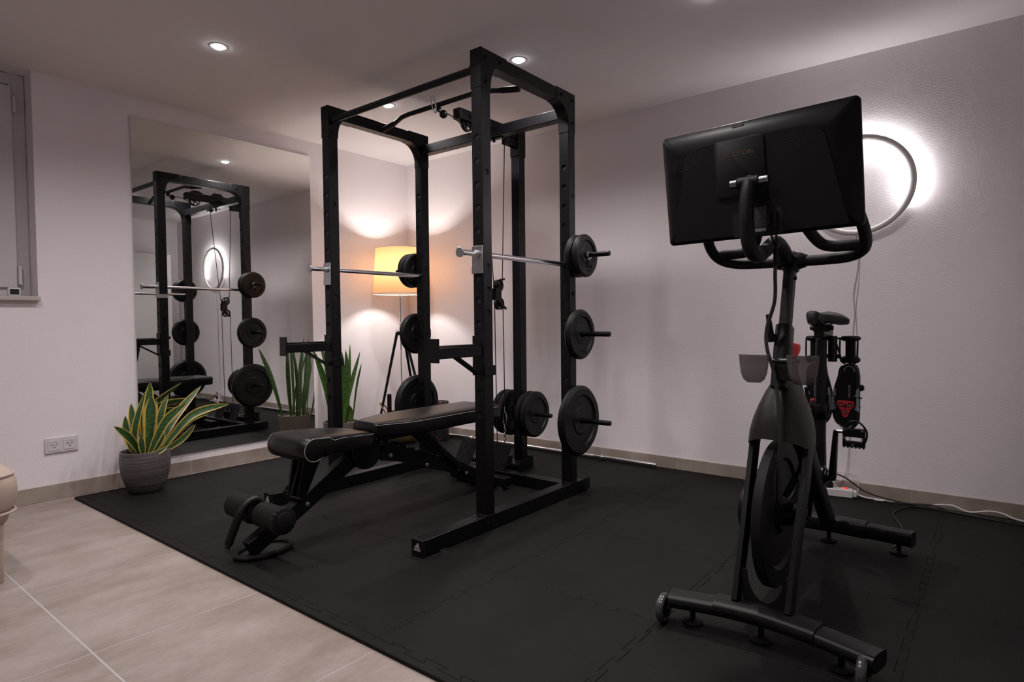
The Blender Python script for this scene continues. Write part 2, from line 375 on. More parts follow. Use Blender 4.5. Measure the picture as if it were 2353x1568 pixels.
def basis(o, x, y, z):
    x, y, z, o = V(x).normalized(), V(y).normalized(), V(z).normalized(), V(o)
    return Matrix(((x.x, y.x, z.x, o.x), (x.y, y.y, z.y, o.y), (x.z, y.z, z.z, o.z), (0, 0, 0, 1)))

# ------------------------------------------------------------------ the room
H = ROOM_H; X1 = 4.42; Y0 = -5.4; TH_ = .0121
WY = -2.584; WZ0 = 1.085; WY2 = -3.75
struct(B().span((-.3, Y0-.1, -.1), (X1+.1, .1, 0)).done('floor', 'floor'))
struct(B().span((-.3, Y0-.1, H), (X1+.1, .1, H+.1)).done('ceiling', 'ceiling'))
b = B(); b.span((-.30, WY, 0), (0, .1, H)); b.span((-.30, Y0, 0), (0, WY2, H)); b.span((-.30, WY2, 0), (0, WY, WZ0-.02))
struct(b.done('wall_left', 'wall'))
struct(B().span((0, 0, 0), (X1+.1, .1, H)).done('wall_right', 'wallrough'))
struct(B().span((X1, Y0, 0), (X1+.1, 0, H)).done('wall_side', 'wall'))
struct(B().span((-.3, Y0-.1, 0), (X1+.1, Y0, H)).done('wall_back', 'wall'))
BH = .082
def skirt(poly_a, poly_b, name):
    struct(B().span(poly_a, poly_b).done(name, 'skirting', bevel=.0015))
skirt((0, Y0, 0), (.010, -.010, BH), 'baseboard_left')
skirt((0, -.010, 0), (X1, 0, BH), 'baseboard_right')
skirt((X1-.010, Y0, 0), (X1, -.010, BH), 'baseboard_side')
# window in its niche, high on the left wall
win = bpy.data.objects.new('window_1', None); C.objects.link(win); win.location = (-.12, WY2, WZ0); OFF['window_1'] = V((-.12, WY2, WZ0)); struct(win)
b = B(); y1 = WY-.0; fz0 = 1.09; fz1 = H-.002
fw = .075
b.span((-.19, y1-fw+.01, fz0), (-.12, y1-.001, fz1)); b.span((-.19, WY2+.001, fz0), (-.12, WY2+fw, fz1))
b.span((-.19, WY2+fw, fz0), (-.12, y1-fw+.01, fz0+.05)); b.span((-.19, WY2+fw, fz1-.06), (-.12, y1-fw+.01, fz1))
b.done('window_frame', 'upvc', win, bevel=.004)
b = B(); sy1 = WY-.058; sy0 = WY2+.058; sz0 = 1.135; sz1 = 2.19; t = .085
b.span((-.17, sy1-t, sz0), (-.105, sy1, sz1)); b.span((-.17, sy0, sz0), (-.105, sy0+t, sz1))
b.span((-.17, sy0+t, sz0), (-.105, sy1-t, sz0+t)); b.span((-.17, sy0+t, sz1-t), (-.105, sy1-t, sz1))
b.done('sash', 'upvc', win, bevel=.005)
b = B(); b.span((-.145, sy0+t, sz0+t), (-.138, sy1-t, sz1-t)); b.done('pane', 'glass', win)
b = B()
b.cyl((-.098, sy1+.008, 2.05), (-.098, sy1+.008, 2.14), .008); b.cyl((-.098, sy1+.008, 1.15), (-.098, sy1+.008, 1.25), .009)
b.span((-.118, sy1, 1.15), (-.098, sy1+.018, 1.24)); b.span((-.118, sy1, 2.06), (-.102, sy1+.014, 2.13))
b.done('hinge', 'whiteplastic', win, bevel=.002)
struct(B().span((-.30, WY2, WZ0-.022), (.032, WY+.004, WZ0)).done('trim_1', 'sill', bevel=.003))
# ceiling spots
names = {(0, 0): 'beyond the left end of the rack, nearest the room corner', (1, 0): 'just right of the rack top front post', (2, 0): 'at the top edge above the exercise bike', (0, 1): 'at the upper left, nearest the tall wall mirror'}
for i, (sx, sy_) in enumerate(SPOTS):
    ix, iy = i % 3, i//3
    lab = names.get((ix, iy), 'above the front half of the room, outside the photo')
    t = thing('ceiling_spotlight', 'round lit recessed ceiling spotlight '+lab, 'ceiling light', (sx, sy_, H), 'recessed spotlights in the ceiling')
    B().lathe([(.040, 0), (.040, -.002), (.034, -.003), (.029, -.002), (.029, 0)], (sx, sy_, H), seg=32, closed=True).done('trim_ring', 'whiteplastic', t)
    B().lathe([(.029, 0), (.027, -.005), (.020, -.010), (.010, -.013), (.001, -.014)], (sx, sy_, H), seg=32).done('lens', 'spotglow', t)
# white cabinet that shows only in the mirror
t = thing('cabinet', 'tall white cabinet seen in the wall mirror at its left edge', 'cabinet', (4.25, -.85, 0))
b = B().span((4.085, -1.55, .05), (X1-.001, -.23, 1.80)); b.span((4.11, -1.54, TH_), (X1-.02, -.24, .05)); b.done('body', 'cabinet', t, bevel=.003)
for k in range(3):
    ya = -1.548+k*.44; d = B().span((4.066, ya, .055), (4.085, ya+.436, 1.795)).done('door', 'cabinet', t, bevel=.002)
# wall mirror
t = thing('wall_mirror', 'large frameless mirror standing tall on the left wall behind the potted plant', 'mirror', (.004, -1.53, .13))
B().span((.0035, -2.125, .131), (.0098, -.944, 2.148)).done('glass', 'mirror', t)
B().span((.0002, -2.120, .134), (.0034, -.948, 2.144)).done('backing', 'dark', t)
# double wall socket
t = thing('wall_socket', 'white double power socket low on the left wall', 'socket', (0, -2.504, .29))
sy, sz = -2.5796, .2508
b = B().span((.0005, sy, sz), (.009, sy+.1515, sz+.0805)); b.done('frame', 'whiteplastic', t, bevel=.002)
for k in range(2):
    cy = sy+.0402+k*.0711; cz = sz+.0402
    b = B()
    N = 28; inn = []; out = []
    import itertools
    rings = []
    for kk in range(N):
        a = 2*PI*(kk+.5)/N; ca, sa = math.cos(a), math.sin(a); q = .0275/max(abs(ca), abs(sa))
        rings.append((V((.011, cy+q*ca, cz+q*sa)), V((.011, cy+.0195*ca, cz+.0195*sa)), V((.0095, cy+.019*ca, cz+.019*sa)), V((.0095, cy+.0004*ca, cz+.0004*sa)), V((.009, cy+q*ca, cz+q*sa))))
    for lst in ((4, 0, 1, 2, 3),):
        b.loft([[r[j] for r in rings] for j in lst], caps=False)
    ins = b.done('socket_insert', 'whiteplastic', t, smooth=20)
    b = B()
    for dy in (-.0095, 0, .0095): b.cyl((.0094, cy+dy, cz+.002), (.0100, cy+dy, cz+.002), .0026 if dy else .0018, seg=12)
    b.cyl((.0094, cy+.001, cz-.012), (.0102, cy+.001, cz-.012), .003, seg=12)
    OFFp = b.done('contact_hole', 'dark', ins)
# small thermometer on the sill
t = thing('digital_thermometer', 'small white square thermometer with dark display on the window sill', 'thermometer', (-.055, -2.675, WZ0))
B().span((-.068, -2.700, WZ0), (-.042, -2.645, WZ0+.048)).done('case', 'whiteplastic', t, bevel=.008, seg=3)
B().span((-.0425, -2.692, WZ0+.011), (-.0412, -2.654, WZ0+.039)).done('display', 'lampgreen', t)
# round led ring lamp on the right wall
RC = V((3.393, -.030, 1.598)); RR = .238
t = thing('ring_wall_lamp', 'round white ring lamp glowing against the right wall behind the bike screen', 'wall lamp', (RC.x, 0, RC.z))
ringp = lambda n, r, y, a0=0, a1=2*PI: [V((RC.x+r*math.sin(a0+(a1-a0)*k/n), y, RC.z+r*math.cos(a0+(a1-a0)*k/n))) for k in range(n)]
B().tube(ringp(96, RR, -.036), .0142, 16, closed=True).done('ring', 'ringbody', t)
pts = [V((RC.x+RR*math.sin(a), -.0185, RC.z+RR*math.cos(a))) for a in [math.radians(-113+226*k/80) for k in range(81)]]
B().tube(pts, .0045, 8).done('light_strip', 'ringstrip', t)
b = B()
for a in (0, 120, 240):
    a = math.radians(a+180); b.cyl((RC.x+RR*math.sin(a), -.030, RC.z+RR*math.cos(a)), (RC.x+RR*math.sin(a), -.0002, RC.z+RR*math.cos(a)), .005)
b.done('standoff', 'ringbody', t)
pts = cr([(3.385, -.035, 1.35), (3.392, -.006, 1.30), (3.392, -.006, 1.2), (3.372, -.006, 1.05), (3.378, -.006, .95), (3.371, -.006, .85), (3.378, -.006, .6), (3.36, -.008, .35), (3.35, -.014, .16), (3.33, -.016, .09), (3.30, -.03, .075)], 8)
B().tube(pts, .0022, 8).done('power_cable', 'cablegrey', t)
pts = cr([(3.395, -.035, 1.35), (3.400, -.004, 1.25), (3.394, -.004, 1.1), (3.383, -.004, .98), (3.388, -.004, .8), (3.374, -.004, .6)], 8)
B().tube(pts, .0016, 8).done('pull_cord', 'cablegrey', t)

# interlocking foam mat
TH = .012; P_ = .609
def teeth(L, n=9, d=.010):
    p = L/n; e = .12*p; out = [(0, 0), (p+e, 0)]
    for k in range(1, n-1):
        g = 1 if k % 2 else -1
        out += [(k*p-e, g*d), ((k+1)*p+e, g*d)]
    return out + [((n-1)*p-e, 0), (L, 0)]
def tile_mesh(Lx, Ly, name):
    tx, ty = teeth(Lx), teeth(Ly)
    poly = [(s, d) for s, d in tx[:-1]] + [(Lx+d, s) for s, d in ty[:-1]] + [(s, Ly+d) for s, d in tx[::-1][:-1]] + [(d, s) for s, d in ty[::-1][:-1]]
    return poly
XS = [.114+P_*k for k in range(8)]; YS = [-2.440, -1.867, -1.259, -.650, -.041]
ordn = ['first', 'second', 'third', 'fourth', 'fifth', 'sixth', 'seventh']
rown = ['row touching the beige tiles', 'row under the bench', 'row under the rack', 'row along the right wall']
proto = {}
for r in range(4):
    for k in range(7):
        Lx = P_; Ly = YS[r+1]-YS[r]; key = round(Ly, 3)
        lab = 'black foam floor tile, %s from the left wall in the %s' % (ordn[k], rown[r])
        if key not in proto:
            o = B().prism(tile_mesh(Lx, Ly, ''), 'z', 0, TH).done('foam_mat_tile', 'foam', smooth=0, bevel=.0016, seg=1); proto[key] = o
        else:
            o = proto[key].copy(); C.objects.link(o)
        o.location = (XS[k], YS[r], 0)
        if k == 6: continue
        tag(o, lab, 'floor mat', 'black foam tiles of the exercise floor')
    
for o in [o for o in bpy.data.objects if o.name.startswith('foam_mat_tile') and 'label' not in o.keys()]:
    tag(o, 'black interlocking foam floor tile at the right end of the row, y %.0f' % 0, 'floor mat', 'black foam tiles of the exercise floor')
    r = min(range(4), key=lambda i: abs(YS[i]-o.location.y)); o['label'] = 'black foam floor tile at the far right end of the %s' % rown[r]
# edging strips
tx = teeth(P_)
for k in range(7):
    poly = [(s, d) for s, d in tx] + [(P_, -.036), (0, -.036)]
    o = B().prism(poly, 'z', 0, TH).done('mat_edge_strip', 'foam', smooth=0, bevel=.0016, seg=1) if k == 0 else bpy.data.objects['mat_edge_strip'].copy()
    if k: C.objects.link(o)
    o.location = (XS[k], YS[0], 0)
    tag(o, 'black foam edging strip on the front edge of the mat, %s from the left wall' % ordn[k], 'floor mat', 'edging strips of the foam mat')
for r in range(4):
    Ly = YS[r+1]-YS[r]; ty = teeth(Ly)
    e0 = -.036 if r == 0 else 0
    poly = [(-.03, e0), (0, e0)] + [(d, s) for s, d in ty] + [(-.03, Ly)]
    if r == 3: poly = [(-.03, 0)] + [(d, s) for s, d in ty] + [(-.03, Ly)]
    qq = []
    for p in poly:
        if not qq or p != qq[-1]: qq.append(p)
    o = B().prism(qq, 'z', 0, TH).done('mat_edge_strip', 'foam', smooth=0, bevel=.0016, seg=1); o.location = (XS[0], YS[r], 0)
    tag(o, 'black foam edging strip along the left wall, %s' % ['beside the grey plant pot', 'below the middle of the mirror', 'below the right end of the mirror', 'in the room corner'][r], 'floor mat', 'edging strips of the foam mat')
for k in range(7):
    poly = [(0, .029), (0, 0)] + [(s, d) for s, d in tx[1:]] + [(P_, .029)]
    o = B().prism(poly, 'z', 0, TH).done('mat_edge_strip', 'foam', smooth=0, bevel=.0016, seg=1) ; o.location = (XS[k], YS[4], 0)
    tag(o, 'black foam edging strip along the right wall, %s from the corner' % ordn[k], 'floor mat', 'edging strips of the foam mat')

# ------------------------------------------------------------------ power rack
RXL, RXR, RY0, RY1 = 1.0686, 2.2200, -1.5686, -.8328
T_ = .060; MT = TH; RT = .0664; ZT = 2.099; RB = MT+RT
rack = thing('power_rack', 'black steel power rack with four uprights and a pulley tower, standing on the foam mat', 'power rack', ((RXL+RXR)/2, (RY0+RY1)/2, MT))
HZ = [.521+.1002*k for k in range(13)]
def upright(x0, x1, y0, y1, side):
    b = B(); c = .003; z0, z1 = RB-.003, ZT-.004; L = z1-z0; r = .0125
    hz = [h-z0 for h in HZ]
    b.panel((x0+c, y0, z0), (1, 0, 0), (0, 0, 1), x1-x0-2*c, L, hz, .0140)
    b.panel((x1-c, y1, z0), (-1, 0, 0), (0, 0, 1), x1-x0-2*c, L, hz, .0140)
    sh = [1.577-z0, 1.17-z0, 1.07-z0, .97-z0]
    b.panel((x1, y0+c, z0), (0, 1, 0), (0, 0, 1), y1-y0-2*c, L, sh, .0128)
    b.panel((x0, y1-c, z0), (0, -1, 0), (0, 0, 1), y1-y0-2*c, L, sh, .0128)
    for (xa, ya), (xb, yb) in (((x0, y0+c), (x0+c, y0)), ((x1-c, y0), (x1, y0+c)), ((x1, y1-c), (x1-c, y1)), ((x0+c, y1), (x0, y1-c))):
        b.bm.faces.new([b.bm.verts.new(p) for p in ((xa, ya, z0), (xb, yb, z0), (xb, yb, z1), (xa, ya, z1))])
    b.bm.faces.new([b.bm.verts.new(p) for p in ((x0, y0, z1), (x1, y0, z1), (x1, y1, z1), (x0, y1, z1))])
    o = b.done('upright', 'steel', rack, smooth=0)
    b = B(); k = .0045
    b.span((x0+k, y0+k, z0), (x1-k, y1-k, z1-.01)); b.done('upright_hollow', 'dark', o)
    b = B(); b.box(((x0+x1)/2, (y0+y1)/2, RB+.002), (T_+.004, T_+.004, .006)); b.done('foot_weld', 'steel', o, bevel=.002)
    return o
def arc(cx, cy, rx, ry, a0, a1, n=10): return [(cx+rx*math.cos(math.radians(a0+(a1-a0)*k/n)), cy+ry*math.sin(math.radians(a0+(a1-a0)*k/n))) for k in range(n+1)]
for sgn, xa, xb in ((-1, RXL, RXL+T_), (1, RXR-T_, RXR)):
    upright(xa, xb, RY0, RY0+T_, sgn); upright(xa, xb, RY1-T_, RY1, sgn)
    # top side beam
    B().span((xa+.001, RY0+T_, ZT-T_), (xb-.001, RY1-T_, ZT-.001)).done('top_beam', 'steel', rack, bevel=.003)
    e = .0018
    # corner gussets wrap posts and beam
    pf = [(RY0-e, ZT+e), (RY0-e, ZT-.165), (RY0+T_+e, ZT-.165)] + arc(RY0+T_+.045, ZT-.165, .045-e, .165-T_-e, 180, 90, 10) + [(RY0+.175, ZT-T_-e), (RY0+.175, ZT+e)]
    b = B(); b.prism(pf, 'x', xa-e, xb+e); g = b.done('corner_bracket', 'steel', rack, bevel=.0025)
    B().span((xa-e-.0008, RY0-e-.0008, ZT-T_-.012), (xb+e+.0008, RY0+.003, ZT+e+.0008)).done('end_cap', 'rubber', g, bevel=.004)
    pr = [(RY1+e, ZT+e), (RY1-.165, ZT+e), (RY1-.165, ZT-T_-e)] + arc(RY1-.165, ZT-.165, .165-T_-e, .165-T_-e, 90, 0, 12) + [(RY1-T_-e, ZT-.200), (RY1+e, ZT-.200)]
    g2 = B().prism(pr, 'x', xa-e, xb+e).done('corner_bracket', 'steel', rack, bevel=.0025)
    for gg, pts in ((g, ((RY0+.030, ZT-.032), (RY0+.125, ZT-.028), (RY0+.030, ZT-.135))), (g2, ((RY1-.125, ZT-.030), (RY1-.025, ZT-.035), (RY1-.028, ZT-.150)))):
        for (yy, zz) in pts:
            b = B()
            for xs, d in ((xa-e, -1), (xb+e, 1)):
                b.cyl((xs, yy, zz), (xs+d*.003, yy, zz), .010, seg=16); b.cyl((xs+d*.003, yy, zz), (xs+d*.008, yy, zz), .0065, .005, seg=6)
            b.done('bolt', 'bikegloss', gg)
    # base rail
    b = B().span((xa, -1.936, MT+.002), (xb, -.716, RB)); rail = b.done('base_rail', 'steel', rack, bevel=.003)
    cap = B().span((xa-.002, -1.9479, MT), (xb+.002, -1.930, RB+.002)).done('end_cap', 'rubber', rail, bevel=.002)
    B().span((xa-.002, -.760, MT), (xb+.002, -.7091, RB+.002)).done('end_cap', 'rubber', rail, bevel=.002)
    b = B().span((xa-.0015, RY0-.035, MT+.001), (xb+.0015, RY0+T_-.005, RB+.0016)); b.done('joint_sleeve', 'steel', rail, bevel=.002)
    for yy in (RY0+.005, RY0+.10, RY1-.05, RY1+.045):
        b = B()
        for xs, d in ((xa, -1), (xb, 1)):
            b.cyl((xs, yy, MT+.035), (xs+d*.003, yy, MT+.035), .011, seg=18); b.cyl((xs+d*.003, yy, MT+.035), (xs+d*.009, yy, MT+.035), .007, seg=6)
        b.done('bolt', 'bikegloss', rail)
    for yy in (-1.84, -.735):
        b = B().cyl((xb-.01*sgn*0+.012 if sgn > 0 else xa-.012, yy, MT), (xb+.012 if sgn > 0 else xa-.012, yy, MT+.008), .024, .018, seg=24)
        b.done('rubber_foot', 'rubber', rail)
    # printed mark on the front end cap: three slanted bars over the word
    b = B(); cx = (xa+xb)/2; y = -1.9479; u = .001
    def P3(px, pz): return V((cx+px*u, y-.0006, MT+.033+pz*u))
    for bars in (((-13, 7), (-8.5, 10), (-4.5, 3), (-11, 3)), ((-6, 14), (-1.5, 17), (5.2, 2.2), (-.8, 3)), ((1.2, 21), (5.7, 24), (15.2, 1.2), (8.6, 2.0))):
        q = [P3(px, pz) for px, pz in bars]; b.loft([q, [p+V((0, .0005, 0)) for p in q]])
    add_text(b, 'adidas', .0150, basis((cx+.0005, y-.0004, MT+.0290), (1, 0, 0), (0, 0, 1), (0, -1, 0)), .0003)
    b.done('printed_mark', 'logo', cap, smooth=0)
# front pull-up bar and rear cross beams
b = B().cyl((RXL+T_-.002, RY0+.022, ZT-.075), (RXR-T_+.002, RY0+.022, ZT-.075), .0165, seg=24)
b.cyl((RXL+T_, RY0+.022, ZT-.075), (RXL+T_+.006, RY0+.022, ZT-.075), .026, seg=24); b.cyl((RXR-T_-.006, RY0+.022, ZT-.075), (RXR-T_, RY0+.022, ZT-.075), .026, seg=24)
b.done('pull_up_bar', 'steel', rack)
cz1 = 2.028
b = B().span((RXL+T_, -.898, cz1-.055), (RXR-T_, -.838, cz1)); b.done('rear_cross_beam', 'steel', rack, bevel=.003)
b = B().span((RXL+T_, -.893, MT+.001), (RXR-T_, -.833, RB-.003)); b.done('base_cross_beam', 'steel', rack, bevel=.003)
XM = 1.644
# pulley tower
tw = B().span((XM-.03, -.605, RB), (XM+.03, -.545, 2.06)).done('tower_post', 'steel', rack, bevel=.003)
B().span((XM-.03, -.833, MT+.001), (XM+.03, -.495, RB)).done('tower_foot', 'steel', rack, bevel=.003)
b = B().span((XM-.032, -.525, MT), (XM+.032, -.486, RB+.012)); b.done('tower_foot_cap', 'rubber', rack, bevel=.002)
b = B().span((XM-.033, -.61, 1.93), (XM+.033, -.54, 2.092)); b.done('tower_bracket', 'steel', rack, bevel=.003)
arm = B().span((XM-.025, -1.115, 2.032), (XM+.025, -.60, 2.090)).done('pulley_arm', 'steel', rack, bevel=.003)
B().prism([(-1.09, 2.09), (-1.05, 2.112), (-1.0, 2.112), (-.96, 2.09)], 'x', XM-.028, XM-.025).prism([(-.90, 2.09), (-.87, 2.115), (-.81, 2.115), (-.78, 2.09)], 'x', XM-.028, XM-.025).done('pulley_cheek', 'steel', arm)
b = B(); b.cyl((XM-.028, -1.03, 2.062), (XM-.034, -1.03, 2.062), .011, seg=16); b.cyl((XM+.025, -1.03, 2.062), (XM+.033, -1.03, 2.062), .009, seg=6); b.cyl((XM-.028, -.83, 2.062), (XM-.034, -.83, 2.062), .011, seg=16)
b.done('bolt', 'bikegloss', arm)
def pulley(y, z, r=.046, x=XM, ax=(1, 0, 0), par=None, name='pulley'):
    b = B(); a = V(ax); c = V((x, y, z)); w_ = .011
    b.lathe([(r, -w_), (r-.004, -.004), (r-.004, .004), (r, w_), (r*.78, w_*.8), (r*.78, -w_*.8)], c, ax, 36, closed=True)
    b.lathe([(r*.30, -w_), (r*.30, w_), (r*.08, w_), (r*.08, -w_)], c, ax, 20, closed=True)
    sd, u = frame_of(a)
    for k in range(5):
        t = 2*PI*k/5; d = sd*math.cos(t)+u*math.sin(t); b.beam(c+d*r*.27, c+d*r*.80, .008, .012, up=a)
    return b.done(name, 'bikegloss', par or rack)
pulley(-1.03, 2.028); pulley(-.83, 2.020); pulley(-.672, 2.030)
b = B().span((XM-.016, -.71, 1.985), (XM-.012, -.60, 2.03)).span((XM+.012, -.71, 1.985), (XM+.016, -.60, 2.03)); b.done('pulley_bracket', 'steel', rack, bevel=.001)
b = B().span((XM+.03, -.875, 1.966), (XM+.11, -.845, 1.972)); b.cyl((XM+.05, -.86, 1.972), (XM+.05, -.86, 1.952), .008, seg=12); b.cyl((XM-.04, -.86, 1.972), (XM-.04, -.86, 1.950), .008, seg=12); b.done('bolt', 'bikegloss', rack)
# floating double pulley and steel cables
pb = B().span((XM-.016, -.815, 1.055), (XM-.012, -.765, 1.125)).span((XM+.012, -.815, 1.055), (XM+.016, -.765, 1.125)).done('pulley_block', 'steel', rack, bevel=.001)
pulley(-.775, 1.142, .036, par=pb); pulley(-.770, 1.035, .036, par=pb)
b = B(); b.beam((XM-.0145, -.775, 1.145), (XM-.0145, -.790, 1.09), .030, .004, up=(1, 0, 0)); b.beam((XM+.0145, -.775, 1.145), (XM+.0145, -.790, 1.09), .030, .004, up=(1, 0, 0))
b.beam((XM+.0145, -.79, 1.09), (XM+.0145, -.770, 1.035), .030, .004, up=(1, 0, 0)); b.beam((XM+.0145, -.775, 1.175), (XM+.0145, -.735, 1.182), .012, .006, up=(1, 0, 0)); b.beam((XM+.0145, -.770, 1.03), (XM+.0145, -.722, 1.006), .014, .006, up=(1, 0, 0))
b.cyl((XM-.018, -.775, 1.142), (XM+.022, -.775, 1.142), .007, seg=12); b.cyl((XM-.018, -.770, 1.035), (XM+.022, -.770, 1.035), .007, seg=12); b.done('pulley_yoke', 'bikegloss', pb)
b = B()
b.cyl((XM, -.704, 2.0), (XM+.0, -.739, 1.145), .0028, seg=8); b.cyl((XM, -.900, 2.0), (XM, -.818, 1.15), .0028, seg=8)
b.cyl((XM, -.734, 1.03), (XM, -.727, .42), .0028, seg=8); b.cyl((XM, -.812, 1.03), (XM, -.80, .13), .0028, seg=8)
b.tube([(XM, -1.062, 2.045), (XM, -1.03, 2.075), (XM, -.83, 2.067), (XM, -.80, 2.05)], .0028, 8)
b.done('steel_cable', 'wire', rack)
def link(b, c, a, l, w_, r, n=1):
    c = V(c); sd, u = a; pts = []
    for k in range(20):
        t = 2*PI*k/20; pts.append(c+V(sd)*w_*math.cos(t)+V(u)*(l*math.sin(t)))
    b.tube(pts, r, 8, closed=True)
b = B(); b.cyl((XM, -.727, .42), (XM, -.727, .385), .0042, seg=10); link(b, (XM, -.727, .345), ((1, 0, 0), (0, 0, 1)), .042, .013, .0042)
for k in range(5): link(b, (XM, -.727, .288-.0185*k), ((1, 0, 0) if k % 2 else (0, 1, 0), (0, 0, 1)), .0135, .0075, .0024)
b.done('carabiner_chain', 'chrome', rack)
# low pulley, foot plates
b = B().span((XM-.035, -.80, RB), (XM+.035, -.70, RB+.05)); b.done('low_pulley_bracket', 'steel', rack, bevel=.002)
pulley(-.745, .15, .040, name='low_pulley')
def diamond():
    m = mat('diamond_plate_steel', (.008, .0078, .0085), .6, spec=.15); return m
M['diamond'] = diamond()
for x0 in (1.335, 1.598):
    b = B(); zt, zb = .215, .02; yt, yb = -.80, -.88
    q = [(x0+.012, yt, zt), (x0+.115, yt, zt), (x0+.105, yb, zb), (x0-.028+.012, yb, zb)]
    q = [V(p) for p in ((x0+.03, yt, zt), (x0+.160, yt, zt), (x0+.130, yb, zb), (x0, yb, zb))]
    n = (q[1]-q[0]).cross(q[3]-q[0]).normalized()
    if n.y > 0: n = -n
    b.loft([q, [p-n*.004 for p in q]])
    pl = b.done('foot_plate', 'diamond', rack, bevel=.0015)
    b = B(); ex = (q[1]-q[0]).normalized(); ez = (q[0]-q[3]).normalized()
    for i in range(6):
        for j in range(4):
            c = q[3]+ez*(.022+.035*i)+ex*(.022+.030*j)+n*.0006
            d = (ex+ez*(.75 if (i+j) % 2 else -.75)).normalized(); p = n.cross(d)
            b.loft([[c-d*.011, c-p*.0035, c+d*.011, c+p*.0035], [c-d*.004+n*.0018, c-p*.001+n*.0018, c+d*.004+n*.0018, c+p*.001+n*.0018]])
    b.done('tread_pattern', 'diamond', pl, smooth=0)
b = B()
for x in (1.46, 1.72): b.beam((x, -.835, .10), (x, -.72, .07), .03, .01)
b.span((1.36, -.735, .055), (1.74, -.705, .085)); b.done('foot_plate_mount', 'steel', rack, bevel=.002)
b = B(); link(b, (XM, -1.285, 2.062), ((0, .5, .0), (0, -.25, 1)), .040, .030, .0035); b.done('carabiner', 'chrome', rack)
b = B().sphere((XM, -1.215, 2.030), .022, 20); b.cyl((XM, -1.238, 2.037), (XM, -1.262, 2.040), .007, .005, seg=12); o = b.done('cable_stop_ball', 'bikegloss', rack)
b = B().tube(cr([(XM, -1.215, 2.034), (XM, -1.16, 2.038), (XM, -1.10, 2.02), (XM, -1.06, 2.0)], 6), .0035, 8); b.done('rubber_cable_sleeve', 'blackcable', rack)

# peg horns
peg_z = (1.264, .861, .412)
for z in peg_z:
    for s, x in ((1, RXR), (-1, RXL)):
        b = B().cyl((x-.004*s, -.863, z), (x+.219*s, -.863, z), .0128, seg=20); b.cyl((x, -.863, z), (x+.006*s, -.863, z), .024, seg=20)
        b.done('plate_peg', 'steel', rack, bevel=.002)
for x, s in ((RXR-T_, -1), (RXL+T_, 1)):
    b = B()
    for z in peg_z: b.cyl((x, -.863, z), (x+s*.010, -.863, z), .0075, .005, seg=12)
    b.done('peg_bolt', 'bikegloss', rack)
cgx = B().span((XM-.036, -.612, .325), (XM+.036, -.538, .405)).done('weight_carriage', 'steel', rack, bevel=.003)
B().cyl((XM-.235, -.575, .365), (XM+.235, -.575, .365), .0128, seg=20).done('carriage_bar', 'steel', cgx, bevel=.002)
B().span((XM-.085, -.625, .228), (XM-.03, -.56, .262)).done('carriage_stop', 'steel', rack, bevel=.002)

# ------------------------------------------------------------------ weight plates (local +x is the outer face)
def plate_proto(r, th, words, name_cat):
    root = thing('weight_plate', 'x', 'weight plate', (0, 0, 0))
    h = th/2; rim = r*.09
    prof = [(.016, -h*.75), (r*.36, -h*.75), (r*.40, -h*.55), (r*.70, -h*.55), (r*.735, -h), (r-rim, -h), (r, -h+rim*.9), (r, h-rim*.9), (r-rim, h), (r*.735, h), (r*.70, h*.55), (r*.40, h*.55), (r*.36, h*.75), (.016, h*.75)]
    prof = [(p[0], p[1]) for p in prof]
    B().lathe(prof, (0, 0, 0), (1, 0, 0), 64, closed=True).done('disc', 'plate', root, smooth=28)
    b = B()
    for k in range(6):
        t = 2*PI*(k+.5)/6; y, z = .031*math.cos(t), .031*math.sin(t)
        for s in (-1, 1): b.cyl((s*h*.745, y, z), (s*(h*.75+.0004), y, z), .0085, seg=14)
    b.done('hub_recess', 'dark', root)
    b = B()
    for text, rad, a0, size in words:
        n = len(text); span = size*.86*n/rad
        for k, chh in enumerate(text):
            if chh == ' ': continue
            a = math.radians(a0)+span/2-span*(k+.5)/n
            for s in (1, -1):
                # outward radial direction is the letter's up; reading clockwise seen from the face
                aa = a if s > 0 else PI-a
                up = V((0, math.cos(aa), math.sin(aa))); nx = V((s, 0, 0)); rt = up.cross(nx)
                add_text(b, chh, size, basis(V((s*h*.55, 0, 0))+up*rad, rt, up, nx), .0012)
    b.done('raised_lettering', 'letter', root, smooth=0)
    return root
P_BIG = plate_proto(.183, .044, [('15KG', .098, 95, .030), ('TRAINHARD', .098, -80, .028)], 0)
P_MID = plate_proto(.129, .036, [('5KG', .066, -40, .024), ('TRAINHARD', .066, 125, .022)], 0)
P_SML = plate_proto(.109, .034, [('2,5KG', .057, 80, .020), ('TRAINHARD', .057, -95, .019)], 0)
P_TOW = plate_proto(.139, .036, [('5KG', .072, -70, .024), ('TRAINHARD', .072, 100, .022)], 0)
def put(proto, x, y, z, flip, rx, label, used={}):
    if proto.name not in used: used[proto.name] = 1; o = proto
    else: o = copy_tree(proto)
    o.location = (x, y, z); o.rotation_euler = (rx, 0, PI if flip else 0)
    o['label'] = label; o['category'] = 'weight plate'; o['group'] = 'black weight plates stored on the rack'
yP = -.863
put(P_SML, 2.293, yP, 1.262, 0, 0, 'small black weight plate, outer one on the top right peg behind a spring clip')
put(P_SML, 2.252, yP, 1.262, 0, .8, 'small black weight plate, inner one on the top right peg of the rack')
put(P_MID, 2.262, yP, .859, 0, 0, 'medium black weight plate alone on the middle right peg of the rack')
put(P_BIG, 2.252, yP, .410, 0, 0, 'largest black weight plate on the bottom right peg of the rack')
put(P_SML, .990, yP, 1.262, 1, 0, 'small black weight plate on the top left peg, farther one, before the lampshade')
put(P_SML, 1.031, yP, 1.262, 1, .5, 'small black weight plate on the top left peg, the one against the post')
put(P_MID, 1.022, yP, .859, 1, 0, 'medium black weight plate on the middle left peg before the lamp tripod')
